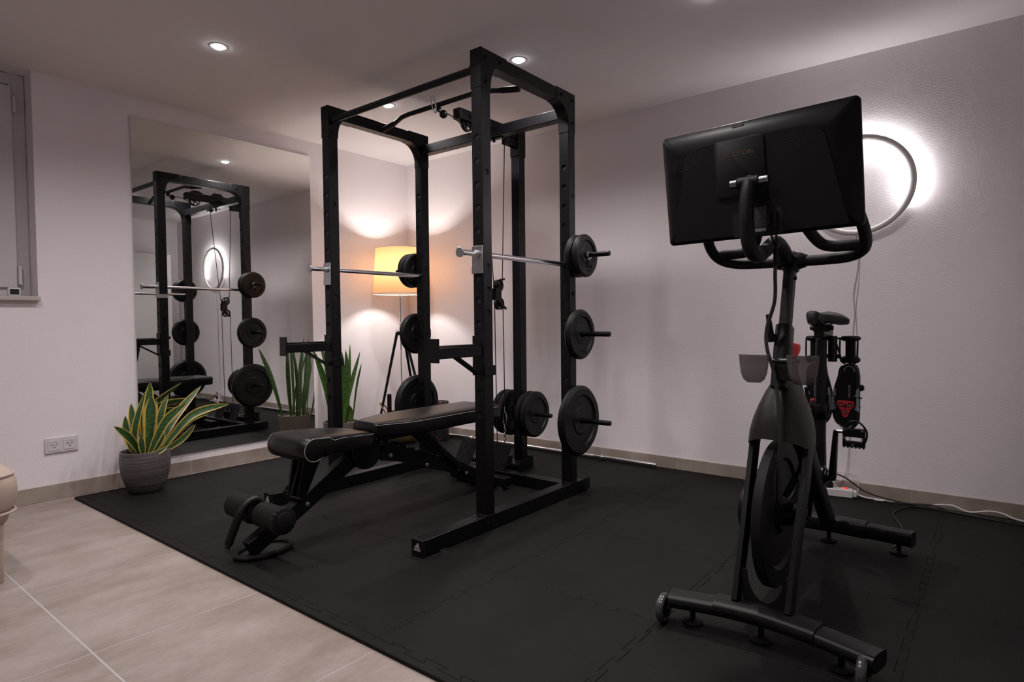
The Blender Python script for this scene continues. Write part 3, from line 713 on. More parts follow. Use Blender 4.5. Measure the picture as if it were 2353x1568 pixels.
put(P_BIG, 1.026, yP, .410, 1, 0, 'largest black weight plate on the bottom left peg above the bench')
put(P_TOW, XM+.112, -.575, .365, 0, .3, 'black weight plate on the pulley tower, outermost on its right side')
put(P_TOW, XM+.070, -.575, .365, 0, .9, 'black weight plate on the pulley tower, against the right side of its post')
put(P_TOW, XM-.070, -.575, .365, 1, .2, 'black weight plate on the pulley tower, against the left side of its post')
put(P_TOW, XM-.112, -.575, .365, 1, 1.2, 'black weight plate on the pulley tower, outermost on its left side')
# spring clips
def clip(x, s, label):
    t = thing('spring_clip', label, 'spring clip', (x, yP, 1.264), 'spring clips on the top pegs')
    pts = [V((x+s*.004*k/16*1.3, yP+.0155*math.cos(2*PI*k/16), 1.264+.0155*math.sin(2*PI*k/16))) for k in range(52)]
    B().tube(pts, .0018, 8).done('coil', 'chrome', t)
    for (dx, ang) in ((.0, -70), (.016, -115)):
        a = math.radians(ang); p0 = V((x+s*dx, yP+.016*math.cos(a), 1.264+.016*math.sin(a))); d = V((s*.10+dx*2*s, math.cos(a), math.sin(a))).normalized()
        B().cyl(p0, p0+d*.022, .0018, seg=8).done('wire_arm', 'chrome', t); B().tube([p0+d*.014, p0+d*.05], .0058, 12).done('grip', 'rubber', t)
clip(2.312, 1, 'chrome spring clip with black grips on the top right peg'); clip(.971, -1, 'chrome spring clip on the top left peg of the rack')

# chrome safety rods
for xc, lab in ((2.190, 'chrome safety rod pushed through the right side of the rack'), (1.0986, 'chrome safety rod pushed through the left side of the rack')):
    t = thing('safety_rod', lab, 'safety rod', (xc, -1.60, 1.222), 'chrome safety rods')
    B().cyl((xc, -1.680, 1.222), (xc, -.865, 1.2225), .0122, seg=24).done('rod', 'chrome', t)
    B().lathe([(.001, -.004), (.019, -.004), (.0225, -.002), (.0225, .002), (.019, .004), (.001, .004)], (xc, -1.682, 1.222), (0, 1, 0), 28).done('end_disc', 'zinc', t, smooth=15)
    b = B().span((xc-.031, -1.5735, 1.138), (xc+.031, -1.5700, 1.258)); p = b.done('stop_plate', 'zinc', t, bevel=.0012)
    B().span((xc-.0345, -1.5730, 1.138), (xc-.0312, -1.5060, 1.168)).done('side_tab', 'zinc', p)
    B().lathe([(.013, -1.576), (.0165, -1.578), (.0165, -1.583), (.013, -1.585)], (xc, 0, 1.222), (0, 1, 0), 24, closed=True).done('collar', 'zinc', p)
# spotter arms / bar holders
for xc, lab in ((2.190, 'black bar holder arm on the right front post of the rack'), (1.0986, 'black bar holder arm on the left front post of the rack')):
    t = thing('bar_holder', lab, 'bar holder', (xc, -1.58, .72), 'bar holder arms on the front posts')
    yf = RY0-.0035
    B().span((xc-.032, yf-.004, .700), (xc+.032, yf, .868)).done('back_plate', 'steel', t, bevel=.001)
    B().span((xc-.026, -1.838, .780), (xc+.026, yf-.004, .826)).done('arm', 'steel', t, bevel=.003)
    B().span((xc-.022, -1.83, .8265), (xc+.022, -1.60, .8325)).done('arm_pad', 'rubber', t, bevel=.002)
    B().span((xc-.029, -1.846, .765), (xc+.029, -1.8385, .862)).done('front_lip', 'steel', t, bevel=.001)
    B().beam((xc, -1.715, .781), (xc, yf-.006, .702), .040, .006).done('brace', 'steel', t)
    b = B()
    for s in (-1, 1): b.span((xc+s*.0320, yf, .694), (xc+s*.0365, RY0+T_+.004, .738))
    b.span((xc-.0365, RY0+T_+.0015, .694), (xc+.0365, RY0+T_+.006, .738)); b.done('collar', 'steel', t, bevel=.001)
    B().lathe([(.001, .018), (.010, .016), (.013, .010), (.012, .003), (.006, 0)], (xc-.010, RY0+T_+.001, .834), (0, 1, 0), 20).done('pin_knob', 'bikegloss', t)
# lat bar lying across the side beams
t = thing('lat_pulldown_bar', 'black bent pulldown bar hanging by a carabiner under the top of the rack', 'pulldown bar', (XM, -1.24, ZT))
zL = ZT+.0015+.0135
zL = 2.072
pts = [(1.150, -1.205, 2.050), (1.28, -1.228, 2.058), (1.345, -1.238, 2.072), (1.40, -1.238, 2.076), (1.644, -1.238, 2.076), (1.90, -1.238, 2.076), (1.96, -1.238, 2.070), (2.03, -1.225, 2.058), (2.140, -1.205, 2.046)]
B().tube(pts, .0125, 16).done('bar', 'steel', t)
B().tube([(1.146, -1.2043, 2.0497), (1.20, -1.2138, 2.0530), (1.262, -1.2248, 2.0568)], .0150, 16).done('grip', 'rubber', t); B().tube([(2.046, -1.222, 2.0563), (2.10, -1.2123, 2.0503), (2.144, -1.2043, 2.0456)], .0150, 16).done('grip', 'rubber', t)
b = B(); b.beam((XM, -1.236, zL-.01), (XM, -1.262, zL-.028), .02, .006, up=(1, 0, 0)); b.done('centre_eye', 'steel', t)
# olympic-style bar lying along the right wall
yb, zb = -.066, TH+.0205
t = thing('barbell', 'long chrome barbell lying on the floor along the right wall', 'barbell', (1.4, yb, TH))
B().cyl((.56, yb, zb), (2.305, yb, zb), .0125, seg=20).done('bar', 'chrome', t)
for xa, xb_, nm in ((.80, .96, 'knurled_grip'), (1.50, 1.865, 'knurled_grip')): B().cyl((xa, yb, zb), (xb_, yb, zb), .0134, seg=20).done(nm, 'knurl', t)
for xc in (.775, 1.925): B().lathe([(.0125, -.010), (.018, -.008), (.020, -.004), (.016, 0), (.020, .004), (.018, .008), (.0125, .010)], (xc, yb, zb+.006*0), (1, 0, 0), 20, closed=True).done('collar', 'chrome', t)
B().cyl((1.94, yb, zb), (2.310, yb, zb), .0135, seg=20).done('sleeve', 'chrome', t, bevel=.002)
B().cyl((.36, yb, zb), (.76, yb, zb), .0135, seg=20).done('sleeve', 'chrome', t, bevel=.002)

# ------------------------------------------------------------------ adjustable bench
BX = 1.668
bench = thing('weight_bench', 'black padded weight bench with white stitching inside the rack', 'bench', (BX, -1.7, TH))
def pad(name, prof_yz, hw, rim, nseg=5):
    """pad lofted along y: prof_yz = list of (y, z_top, z_bot, halfwidth)"""
    rings = []
    for (y, zt, zb, h) in prof_yz:
        c = min(.016, (zt-zb)*.35); ring = []
        n = 5
        for (sx, sz, a0) in ((1, 1, 0), (-1, 1, 90), (-1, -1, 180), (1, -1, 270)):
            cc = c if sz > 0 else .006
            for k in range(n):
                a = math.radians(a0+90*k/(n-1)); ring.append(V((BX+sx*(h-cc)+cc*math.cos(a), y, (zt if sz > 0 else zb)-sz*cc+cc*math.sin(a))))
        rings.append(ring)
    return B().loft(rings)
def smooth_prof(keys, n=6):
    P = cr([V((k[0], k[1], k[2])) for k in keys], n); Wd = cr([V((k[3], 0, 0)) for k in keys], n)
    return [(p.x, p.y, p.z, w_.x) for p, w_ in zip(P, Wd)]
# seat: rolled front edge built as a side outline, extruded with a rounded cross edge
def side_pad(name, outline, hw_fn, stitch=True):
    cy = sum(p[0] for p in outline)/len(outline); cz = sum(p[1] for p in outline)/len(outline)
    rings = []
    for t, ins in ((-1, .010), (-.985, .0035), (-.95, 0), (-.5, -.0015), (0, -.002), (.5, -.0015), (.95, 0), (.985, .0035), (1, .010)):
        r = []
        m = len(outline)
        for i, (y, z) in enumerate(outline):
            a, c_ = outline[i-1], outline[(i+1) % m]; ty, tz = c_[0]-a[0], c_[1]-a[1]; L = math.hypot(ty, tz) or 1
            ny, nz = tz/L, -ty/L
            r.append(V((BX+t*hw_fn(y), y-ny*ins, z-nz*ins)))
        rings.append(r)
    return B().loft(rings).done(name, 'leather', bench, smooth=50)
def ccw(o):
    A = sum(o[i][0]*o[(i+1) % len(o)][1]-o[(i+1) % len(o)][0]*o[i][1] for i in range(len(o)))
    return o if A > 0 else o[::-1]
fc = (-2.140, .418); fr = .050
seat_o = [(-1.800, .430), (-1.795, .415), (-1.80, .385), (-1.83, .375), (-1.98, .383), (-2.06, .388)] + [(-2.085, .380)] + arc(fc[0], fc[1]-.004, fr, fr, -20, -180, 12) + arc(fc[0], fc[1], fr, fr-.002, 180, 95, 8)[1:] + [(-2.08, .464), (-1.98, .457), (-1.90, .449), (-1.83, .441)]
seat_o = ccw([(p[0], p[1]) for p in seat_o])
def seat_w(y):
    t = min(max((y+2.02)/.22, 0), 1); return .138-.052*t**1.8
seat = side_pad('seat_pad', seat_o, seat_w)
back_o = ccw([(-1.775, .470), (-1.785, .455), (-1.785, .425), (-1.775, .405), (-1.5, .400), (-1.0, .398), (-.965, .402), (-.960, .42), (-.960, .455), (-.970, .470), (-1.2, .473), (-1.5, .474)])
def back_w(y):
    t = min(max((y+1.785)/.20, 0), 1); s_ = t*t*(3-2*t); e = min(max((-y-.96)/.03, 0), 1)
    return (.085+.055*s_)
# densify the long edges so the narrowing reads as a curve
def dens(o, n=8):
    q = []
    for i in range(len(o)):
        a, c_ = o[i], o[(i+1) % len(o)]; L = math.hypot(a[0]-c_[0], a[1]-c_[1]); k = max(1, int(L/.02))
        for j in range(k): q.append((a[0]+(c_[0]-a[0])*j/k, a[1]+(c_[1]-a[1])*j/k))
    return q
bpy.data.objects.remove(seat); seat = side_pad('seat_pad', dens(seat_o), seat_w)
back = side_pad('back_pad', dens(back_o), back_w)
def stitch_line(parent, pts): B().tube(pts, .0008, 6).done('stitching', 'stitch', parent)
for s in (1, -1):
    pts = [V((BX+s*(seat_w(y)+.0005), y, z-.008)) for y, z in ((-1.80, .436), (-1.85, .441), (-1.92, .449), (-2.00, .455), (-2.045, .452))] + [V((BX+s*(seat_w(-2.07)-.001), -2.068, .458))]
    stitch_line(seat, pts)
    ring = [V((BX+s*(.1385), fc[0]+(fr-.004)*math.cos(math.radians(a)), fc[1]-.001+(fr-.004)*math.sin(math.radians(a)))) for a in range(80, 305, 8)]
    stitch_line(seat, [V((BX+s*.138, -2.068, .458))]+ring)
    pts = [V((BX+s*(back_w(y)+.0008), y, .4615)) for y in [-1.782+.02*k for k in range(41)]]
    stitch_line(back, pts)
# bent main frame
def side_path(b, pts, w, h, x=BX):
    P = [V((x, y, z)) for y, z in pts]; rings = []
    for i, p in enumerate(P):
        a = P[max(i-1, 0)]; c_ = P[min(i+1, len(P)-1)]; t = (c_-a).normalized(); n = V((0, -t.z, t.y))
        if n.z < 0: n = -n
        rings.append([p+V((sx*w/2, 0, 0))+n*h/2*sz for sx, sz in ((-1, -1), (1, -1), (1, 1), (-1, 1))])
    return b.loft(rings)
frame_pts = [(-2.352, .047), (-2.09, .185), (-1.90, .295), (-1.83, .322), (-1.76, .330), (-1.68, .318), (-1.58, .290), (-1.20, .155), (-1.12, .115), (-1.05, .085), (-.985, .080)]
P2 = [(p.x, p.y) for p in cr([V((y, z, 0)) for y, z in frame_pts], 5)]
fr_o = side_path(B(), P2, .050, .066).done('main_frame', 'steel', bench, bevel=.003)
ft = [V((BX-.008+.070*math.cos(t), -2.285+.112*math.sin(t), TH+.010)) for t in [2*PI*k/48 for k in range(48)]]
b = B().loft([[V((p.x, p.y, TH+.004)) for p in ft], [V((p.x, p.y, TH+.010)) for p in ft]]); fp = b.done('front_foot_plate', 'steelgrain', bench)
B().tube([V((p.x, p.y, TH+.011)) for p in ft], .0105, 10, closed=True).done('rubber_bumper', 'rubber', fp)
ff = B().span((BX-.205, -1.018, TH+.018), (BX+.205, -.958, TH+.066)).done('rear_foot', 'steel', bench, bevel=.003)
for s in (-1, 1): B().cyl((BX+s*.165, -1.0, TH), (BX+s*.165, -1.0, TH+.018), .030, .022, seg=24).done('rubber_foot', 'rubber', ff)
# incline ladder plates with hooked teeth
def ladder(x):
    top = [(-1.70, .352)]
    y = -1.70
    for k in range(7):
        y0 = -1.69+.056*k; zc = .372-.024*k
        top += [(y0, zc+.012), (y0+.014, zc+.014), (y0+.020, zc-.014), (y0+.030, zc-.020), (y0+.038, zc-.006)]
    top += [(-1.27, .215), (-1.18, .17)]
    bot = [(-1.20, .12), (-1.45, .21), (-1.62, .262), (-1.72, .285)]
    return B().prism(ccw(top+bot), 'x', x-.002, x+.002)
for x in (BX+.030, BX-.030): ladder(x).done('ladder_plate', 'steel', bench)
for x in (BX+.034, BX-.034):
    B().prism(ccw([(-1.875, .355)]+[(p[0], p[1]) for p in arc(-1.80, .345, .085, .085, 190, 340, 12)]+[(-1.72, .372), (-1.745, .41), (-1.79, .41), (-1.80, .372)]), 'x', x-.002, x+.002).done('pivot_plate', 'steel', bench)
# seat support: forked brace down to the frame
b = B(); b.beam((BX-.036, -2.105, .385), (BX-.030, -2.155, .205), .006, .075, up=(1, 0, 0), w1=.006, h1=.035); sd = b.done('seat_brace', 'steel', bench, bevel=.001)
b = B(); b.beam((BX+.034, -2.075, .385), (BX+.030, -2.140, .195), .085, .005, up=(1, 0, 0), w1=.035, h1=.005); b.done('seat_brace', 'steel', bench, bevel=.001)
b = B(); b.beam((BX-.034, -2.085, .385), (BX-.030, -2.145, .195), .085, .005, up=(1, 0, 0), w1=.035, h1=.005); b.done('seat_brace', 'steel', bench, bevel=.001)
b = B().span((BX-.033, -2.06, .372), (BX+.033, -1.83, .392)); b.span((BX-.03, -1.86, .34), (BX+.03, -1.80, .38)); b.done('seat_carrier', 'steel', bench, bevel=.002)
B().tube(cr([(BX-.052, -2.16, .20), (BX-.055, -2.16, .225), (BX-.045, -2.13, .265), (BX-.036, -2.12, .285)], 6), .004, 8).done('adjusting_handle', 'steel', bench)
B().cyl((BX-.06, -2.15, .205), (BX+.05, -2.15, .205), .008, seg=14).done('adjusting_pin', 'bikegloss', bench)
# back support
b = B()
for s in (-1, 1): b.span((BX+s*.040-.018, -1.74, .380), (BX+s*.040+.018, -1.20, .4005))
b.span((BX-.07, -1.27, .383), (BX+.07, -1.22, .401)); b.span((BX-.05, -1.66, .382), (BX+.05, -1.61, .401)); b.done('back_carrier', 'steel', bench, bevel=.002)
b = B()
for s in (-1, 1): b.beam((BX+s*.038, -1.475, .388), (BX+s*.038, -1.145, .120), .028, .026, up=(1, 0, 0))
b.cyl((BX-.05, -1.150, .125), (BX+.05, -1.150, .125), .012, seg=14); b.done('back_strut', 'steel', bench, bevel=.002)
b = B().span((BX-.028, -1.80, .30), (BX+.028, -1.72, .395)); b.done('pivot_block', 'steel', bench, bevel=.002)
for (y, z, x) in ((-2.105, .170, BX+.025), (-1.66, .298, BX+.032), (-1.425, .208, BX+.032), (-1.742, .396, BX+.036), (-1.155, .115, BX+.052), (-1.19, .14, BX+.032)):
    b = B()
    b.lathe([(.001, .010), (.006, .010), (.0065, .004), (.0105, .003), (.0105, 0)], (x, y, z), (1, 0, 0), 16); b.done('bolt', 'zinc', bench)
# leg rollers and hook handle
ry, rz = -2.312, .183
for (xa, xb_) in ((BX+.030, BX+.185), (BX-.185, BX-.030)):
    b = B().lathe([(.012, xa), (.040, xa), (.048, xa+.008), (.048, xb_-.008), (.040, xb_), (.012, xb_)], (0, ry, rz), (1, 0, 0), 40, closed=True); ro = b.done('foam_roller', 'foamroll', bench)
    xe = xb_ if xa > BX else xb_
    prof = []
    rings = []
    for (xx, f, rr) in ((xe-.012, 1, .050), (xe+.006, 1, .050), (xe+.009, .3, .044)):
        rings.append([V((xx, ry+(rr+f*.0013*math.cos(18*2*PI*k/144))*math.cos(2*PI*k/144), rz+(rr+f*.0013*math.cos(18*2*PI*k/144))*math.sin(2*PI*k/144))) for k in range(144)])
    b = B().loft(rings); b.lathe([(.036, xe+.008), (.034, xe+.013), (.026, xe+.016), (.001, xe+.0175)], (0, ry, rz), (1, 0, 0), 40); b.done('ribbed_end_cap', 'rubber', ro)
b = B().cyl((BX-.18, ry, rz), (BX+.18, ry, rz), .0115, seg=16); b.beam((BX, ry, rz), (BX, -2.16, .14), .03, .03); b.done('roller_axle', 'steel', bench, bevel=.002)
hp = cr([(BX-.002, -2.28, .205), (BX-.006, -2.315, .238), (BX-.012, -2.355, .222), (BX-.020, -2.378, .180), (BX-.036, -2.400, .11), (BX-.048, -2.414, .058)], 8)
B().tube(hp, .0115, 14).done('hook_handle', 'steelgrain', bench)
B().tube(hp[22:38], .0165, 14).done('hook_grip', 'foamroll', bench)

# ------------------------------------------------------------------ exercise bike
CX = 3.44
bike = thing('exercise_bike', 'black exercise bike facing the camera, large screen and red knob, on the foam mat', 'exercise bike', (CX, -1.3, TH))
def oct_tube(b, pts, w, h, ch=.3):
    """flattened tube of octagonal section"""
    P = [V(p) for p in pts]; rings = []; u = V((0, 0, 1))
    T = [(P[min(i+1, len(P)-1)]-P[max(i-1, 0)]).normalized() for i in range(len(P))]
    sd, u = frame_of(T[0])
    for i, p in enumerate(P):
        u = (u-T[i]*u.dot(T[i])).normalized(); sd = T[i].cross(u).normalized()
        ww = w if not callable(w) else w(i/(len(P)-1)); hh = h if not callable(h) else h(i/(len(P)-1)); n = 20
        r = []
        for k in range(n):
            a = 2*PI*k/n; ca, sa = math.cos(a), math.sin(a); e = 2/3.6
            r.append(p+sd*ww/2*math.copysign(abs(ca)**e, ca)+u*hh/2*math.copysign(abs(sa)**e, sa))
        rings.append(r)
    return b.loft(rings)
# front stabiliser: two arms meeting in a shallow vee
zf = .084
fp = cr([(CX-.255, -1.822, zf-.004), (CX-.12, -1.800, zf), (CX-.03, -1.790, zf), (CX+.03, -1.790, zf), (CX+.12, -1.800, zf), (CX+.285, -1.838, zf-.004)], 6)
fs = oct_tube(B(), fp, .080, .040).done('front_stabiliser', 'bike', bike, smooth=50)
cp = cr([(CX-.125, -1.800, zf+.004), (CX-.03, -1.789, zf+.004), (CX+.03, -1.789, zf+.004), (CX+.155, -1.806, zf+.003)], 6)
oct_tube(B(), cp, .088, .044).done('stabiliser_cover', 'bike', bike, smooth=50)
for s, xe in ((-1, CX-.258), (1, CX+.288)):
    wx = xe-s*.004 if s < 0 else xe-.030
    wx = CX-.268 if s < 0 else CX+.268
    wy, wz = (-1.846, TH+.043) if s < 0 else (-1.872, TH+.043)
    b = B().lathe([(.027, -.010), (.036, -.0115), (.0415, -.007), (.043, 0), (.0415, .007), (.036, .0115), (.027, .010)], (wx, wy, wz), (1, 0, 0), 40, closed=True); wh = b.done('transport_wheel', 'smokewheel', bike)
    b = B().lathe([(.001, -.009), (.026, -.009), (.027, 0), (.026, .009), (.001, .009)], (wx, wy, wz), (1, 0, 0), 28)
    b.cyl((wx-.018, wy, wz), (wx+.018, wy, wz), .007, seg=12); b.done('wheel_hub', 'bikegloss', wh)
    b = B()
    for k in range(18):
        a = 2*PI*k/18; b.cyl((wx-.0115, wy+.031*math.cos(a), wz+.031*math.sin(a)), (wx+.0115, wy+.031*math.cos(a), wz+.031*math.sin(a)), .0022, seg=6)
    b.done('wheel_speckle', 'zinc', wh)
    if s > 0: oct_tube(B(), [(xe-.012, -1.840, zf-.004), (xe+.012, -1.846, zf-.004)], .084, .046).done('end_cap', 'bikegloss', fs, smooth=50)
for (x, y) in ((CX-.195, -1.80), (CX, -1.785), (CX+.21, -1.81), (CX-.02, -.800), (CX+.225, -.795), (CX-.235, -.795)):
    b = B().lathe([(.001, 0), (.030, 0), (.031, .006), (.024, .010), (.008, .013), (.008, .052), (.001, .052)], (x, y, TH), (0, 0, 1), 24); b.done('levelling_foot', 'rubber', bike)
# rear stabiliser
zr = .088
rs = oct_tube(B(), cr([(CX-.27, -.830, zr), (CX, -.815, zr), (CX+.27, -.830, zr)], 6), .062, .056).done('rear_stabiliser', 'bike', bike, smooth=50)
oct_tube(B(), cr([(CX-.12, -.820, zr+.002), (CX, -.815, zr+.002), (CX+.12, -.820, zr+.002)], 6), .072, .064).done('stabiliser_cover', 'bike', bike, smooth=50)
oct_tube(B(), [(CX+.264, -.829, zr), (CX+.276, -.831, zr)], .064, .058).done('end_cap', 'bikegloss', rs, smooth=50)
# fork legs and hood
def leg(s):
    x0, x1 = CX+s*.070, CX+s*.078
    P = cr([(x0+s*.003, -1.775, .105), (x1-s*.004, -1.70, .28), (x1, -1.615, .47), (x1-s*.004, -1.575, .585), (CX+s*.050, -1.545, .67), (CX+s*.014, -1.535, .73)], 6)
    rings = []
    for i, p in enumerate(P):
        t = (P[min(i+1, len(P)-1)]-P[max(i-1, 0)]).normalized(); n = V((0, -t.z, t.y)).normalized(); wd = .050+.012*math.sin(PI*i/len(P))
        rings.append([p+V((sx*.010, 0, 0))+n*sy*wd/2 for sx, sy in ((-1, -.7), (-.7, -1), (.7, -1), (1, -.7), (1, .7), (.7, 1), (-.7, 1), (-1, .7))])
    return B().loft(rings)
for s in (-1, 1): leg(s).done('fork_leg', 'bike', bike, smooth=50)
def hood_rings(scale=1.0, yoff=0.0):
    keys = [(.740, .030, -1.606, -1.535), (.705, .050, -1.632, -1.532), (.665, .068, -1.655, -1.535), (.625, .082, -1.672, -1.545), (.585, .091, -1.682, -1.555), (.552, .094, -1.686, -1.562)]
    out = []
    for z, hw, yf, yb in keys:
        r = []
        for k in range(17):
            a = PI*k/16; ca, sa = math.cos(a), math.sin(a)
            xx = math.copysign(abs(ca)**.7, ca)*hw*scale; yy = yb-(yb-yf)*(abs(sa)**.8)+yoff
            zz = z if z > .56 else z+(.020*math.cos(PI*min(1, abs(ca)/.8)/2) if abs(ca) < .8 else -.006)
            r.append(V((CX+xx, yy, zz)))
        out.append(r)
    return out
b = B(); R = hood_rings(); R2 = hood_rings(.94, .006)
rr = [a+c[::-1] for a, c in zip(R, R2)]
b.loft(rr, caps=True); b.done('wheel_hood', 'hood', bike, smooth=50)
# head tube, collar, post
def pt(z, x=0): return V((CX+x, -1.49-(1.091-z)*.30, z))
oct_tube(B(), [pt(.716), pt(.845)], .050, .062).done('head_tube', 'bike', bike, smooth=50)
oct_tube(B(), [pt(.830), pt(.845), pt(.900), pt(.905)], lambda t: .048 if 0 < t < 1 else .043, lambda t: .066 if 0 < t < 1 else .060).done('post_collar', 'bikegloss', bike, smooth=50)
b = B(); a0, a1 = pt(.89), pt(1.10); w_, d = .032, .050
sd = V((1, 0, 0)); ax = (a1-a0).normalized(); n = ax.cross(sd)
sec = [(-w_/2, -d/2+.012), (-w_/2+.006, -d/2), (w_/2-.006, -d/2), (w_/2, -d/2+.012), (w_/2, d/2-.008), (w_/2-.006, d/2), (-w_/2+.006, d/2), (-w_/2, d/2-.008)]
b.loft([[p+sd*x-n*y*-1 for x, y in sec] for p in (a0, a1)]); po = b.done('handlebar_post', 'bike', bike, smooth=20)
b = B(); c0 = pt(1.055); b.cyl(c0+V((.016, 0, 0)), c0+V((.022, 0, 0)), .006, seg=12)
for z in (1.052, 1.075): c1 = pt(z); b.cyl(c1+V((-.004, -.024, -.006)), c1+V((-.004, -.029, -.0075)), .0075, seg=14)
b.done('bolt', 'bikegloss', po)
# clamp lever
b = B(); c0 = pt(.870); b.cyl(c0+V((-.018, -.022, 0)), c0+V((-.040, -.034, -.003)), .012, seg=16); b.done('clamp_boss', 'bikegloss', bike)
B().tube(cr([c0+V((-.026, -.038, -.012)), c0+V((-.030, -.046, .035)), c0+V((-.034, -.050, .072))], 6), .009, 12, rf=lambda t: .0105-.004*t).done('clamp_lever', 'rubber', bike)
# stem and handlebars
st = pt(1.118)
b = B(); oct_tube(b, [pt(1.082), pt(1.10), pt(1.125), pt(1.138)], lambda t: .046 if t < .1 else (.062 if t < .9 else .03), lambda t: .060 if t < .9 else .03)
b.tube([(CX-.048, -1.492, 1.108), (CX-.03, -1.490, 1.110), (CX+.03, -1.490, 1.110), (CX+.048, -1.492, 1.108)], .026, 16, rf=lambda t: .020+.008*math.sin(PI*t)); b.done('stem', 'bikegloss', bike, smooth=60)
hb = cr([(0, -1.492, 1.108), (.10, -1.495, 1.108), (.170, -1.505, 1.112), (.212, -1.535, 1.130), (.222, -1.590, 1.168), (.210, -1.650, 1.235), (.190, -1.665, 1.30)], 8)
for s in (-1, 1):
    pts = [V((CX+s*p.x, p.y, p.z)) for p in hb]; B().tube(pts, .0165, 14).done('handlebar', 'bikedull', bike, smooth=60)
    rb = cr([(.208, -1.545, 1.135), (.185, -1.545, 1.140), (.130, -1.540, 1.142), (.098, -1.550, 1.155), (.070, -1.590, 1.200), (.060, -1.63, 1.25)], 8)
    B().tube([V((CX+s*p.x, p.y, p.z)) for p in rb], .0165, 14).done('handlebar_grip', 'bikedull', bike, smooth=60)
# screen arm
ap = cr([(CX-.005, -1.515, 1.118), (CX-.006, -1.56, 1.145), (CX-.010, -1.62, 1.158), (CX-.018, -1.685, 1.130), (CX-.024, -1.745, 1.108), (CX-.030, -1.792, 1.128), (CX-.033, -1.812, 1.19), (CX-.033, -1.812, 1.25), (CX-.032, -1.806, 1.285), (CX-.032, -1.795, 1.310)], 8)
B().tube(ap, .0195, 18, rf=lambda t: .0215-.002*t).done('screen_arm', 'bikedull', bike, smooth=60)
# screen: local frame u (right as seen from the camera), v up, n towards the camera
SC = V((3.402, -1.726, 1.334)); SW, SH = .552, .334
tilt = math.radians(8.0); yaw = math.radians(-1.5); rolls = math.radians(-.8)
Rm = Matrix.Rotation(yaw, 3, 'Z') @ Matrix.Rotation(tilt, 3, 'X') @ Matrix.Rotation(rolls, 3, 'Y')
SU, SV_, SN = Rm @ V((1, 0, 0)), Rm @ V((0, 0, 1)), Rm @ V((0, -1, 0))
def sp(u, v, n): return SC+SU*u+SV_*v+SN*n
def rrect(hw, hh, r, n=6):
    q = []
    for cx, cy, a0 in ((hw-r, hh-r, 0), (-hw+r, hh-r, 90), (-hw+r, -hh+r, 180), (hw-r, -hh+r, 270)):
        for k in range(n+1):
            a = math.radians(a0+90*k/n); q.append((cx+r*math.cos(a), cy+r*math.sin(a)))
    return q
scr = B().loft([[sp(u, v, n) for u, v in rrect(SW/2-i, SH/2-i, .014)] for n, i in ((-.014, .001), (-.012, 0), (.000, 0), (.002, .001), (.016, .022), (.024, .042), (.027, .062))]).done('screen', 'screenback', bike, smooth=60)
B().loft([[sp(u, v, n) for u, v in rrect(SW/2-.004, SH/2-.004, .012)] for n in (-.0142, -.0150)]).done('display_glass', 'bikegloss', scr)
# raised round-shouldered back panel
q = []
hwb, hwt, ht, hb_ = .262, .205, .118, -.158
for k in range(13):
    a = math.radians(90*k/12); q.append((hwt-.075+.075*math.cos(a)**.9*1.0, ht-.055+.055*math.sin(a)))
q = [(hwb-.012, hb_)]+q+[(-u, v) for u, v in q[::-1]]+[(-hwb+.012, hb_)]
B().loft([[sp(u*.985, v, n) for u, v in q] for n in (.0268,)] + [[sp(u*.975, v*.99, .0300) for u, v in q]], caps=True).done('back_panel', 'plaindark', scr, smooth=30)
B().loft([[sp(u-.030, v+.035, n) for u, v in rrect(.072-i, .083-i, .014)] for n, i in ((.0295, 0), (.0325, 0), (.0335, .001))]).done('mount_plate', 'plaindark', scr, smooth=50)
b = B(); add_text(b, 'PELOTON', .0185, basis(sp(-.030, .074, .0337), SU, SV_, SN), .0003); b.done('printed_mark', mat('bronze_print', (.10, .062, .042), .45), scr, smooth=0)
for u0 in (-.195, .122):
    b = B()
    for j in range(5):
        for i in range(14):
            uu = u0-.040+i*.0068+(.0034 if j % 2 else 0); vv = .057+.013*0+j*.0072+(.010 if u0 > 0 else 0)
            if (i in (0, 13)) and j in (0, 4): continue
            c0 = sp(uu, vv, .0301); b.loft([b.ring(c0, SU, SV_, .0022, 6), b.ring(c0+SN*.0003, SU, SV_, .0020, 6)])
    b.done('speaker_grille', 'dark', scr, smooth=0)
B().loft([[sp(u-.037, v+.158, n) for u, v in rrect(.0165, .0055, .003)] for n in (.0095, .0125)]).done('camera_cover', mat('grey_camera_cover', (.10, .10, .105), .4), scr)
B().loft([[sp(-SW/2-.0012, -.03+v, -.007+u) for u, v in rrect(.0035, .014, .002)], [sp(-SW/2+.002, -.03+v, -.007+u) for u, v in rrect(.0035, .014, .002)]]).done('side_button', mat('grey_side_button', (.12, .12, .125), .4), scr)
# cable recess, label, plugs
B().loft([[sp(u+.010, v-.127, n) for u, v in rrect(.070, .036, .006)] for n in (.0298, .0306)]).done('port_recess', 'dark', scr)
lb = B().loft([[sp(u+.0165, v-.113, .0308) for u, v in rrect(.021, .030, .001, 1)], [sp(u+.0165, v-.113, .0311) for u, v in rrect(.021, .030, .001, 1)]]).done('rating_label', mat('dark_label', (.03, .03, .032), .5), scr)
b = B()
for k, wd in enumerate((.026, .034, .036, .030, .020, .036, .036, .034)): 
    c0 = (.0165-.018+wd/2, -.091-.0062*k); b.loft([[sp(c0[0]+u, c0[1]+v, .0312) for u, v in ((-wd/2, -.0007), (wd/2, -.0007), (wd/2, .0007), (-wd/2, .0007))], [sp(c0[0]+u, c0[1]+v, .0313) for u, v in ((-wd/2, -.0007), (wd/2, -.0007), (wd/2, .0007), (-wd/2, .0007))]])
b.done('label_print', mat('grey_print', (.11, .11, .115), .6), lb, smooth=0)
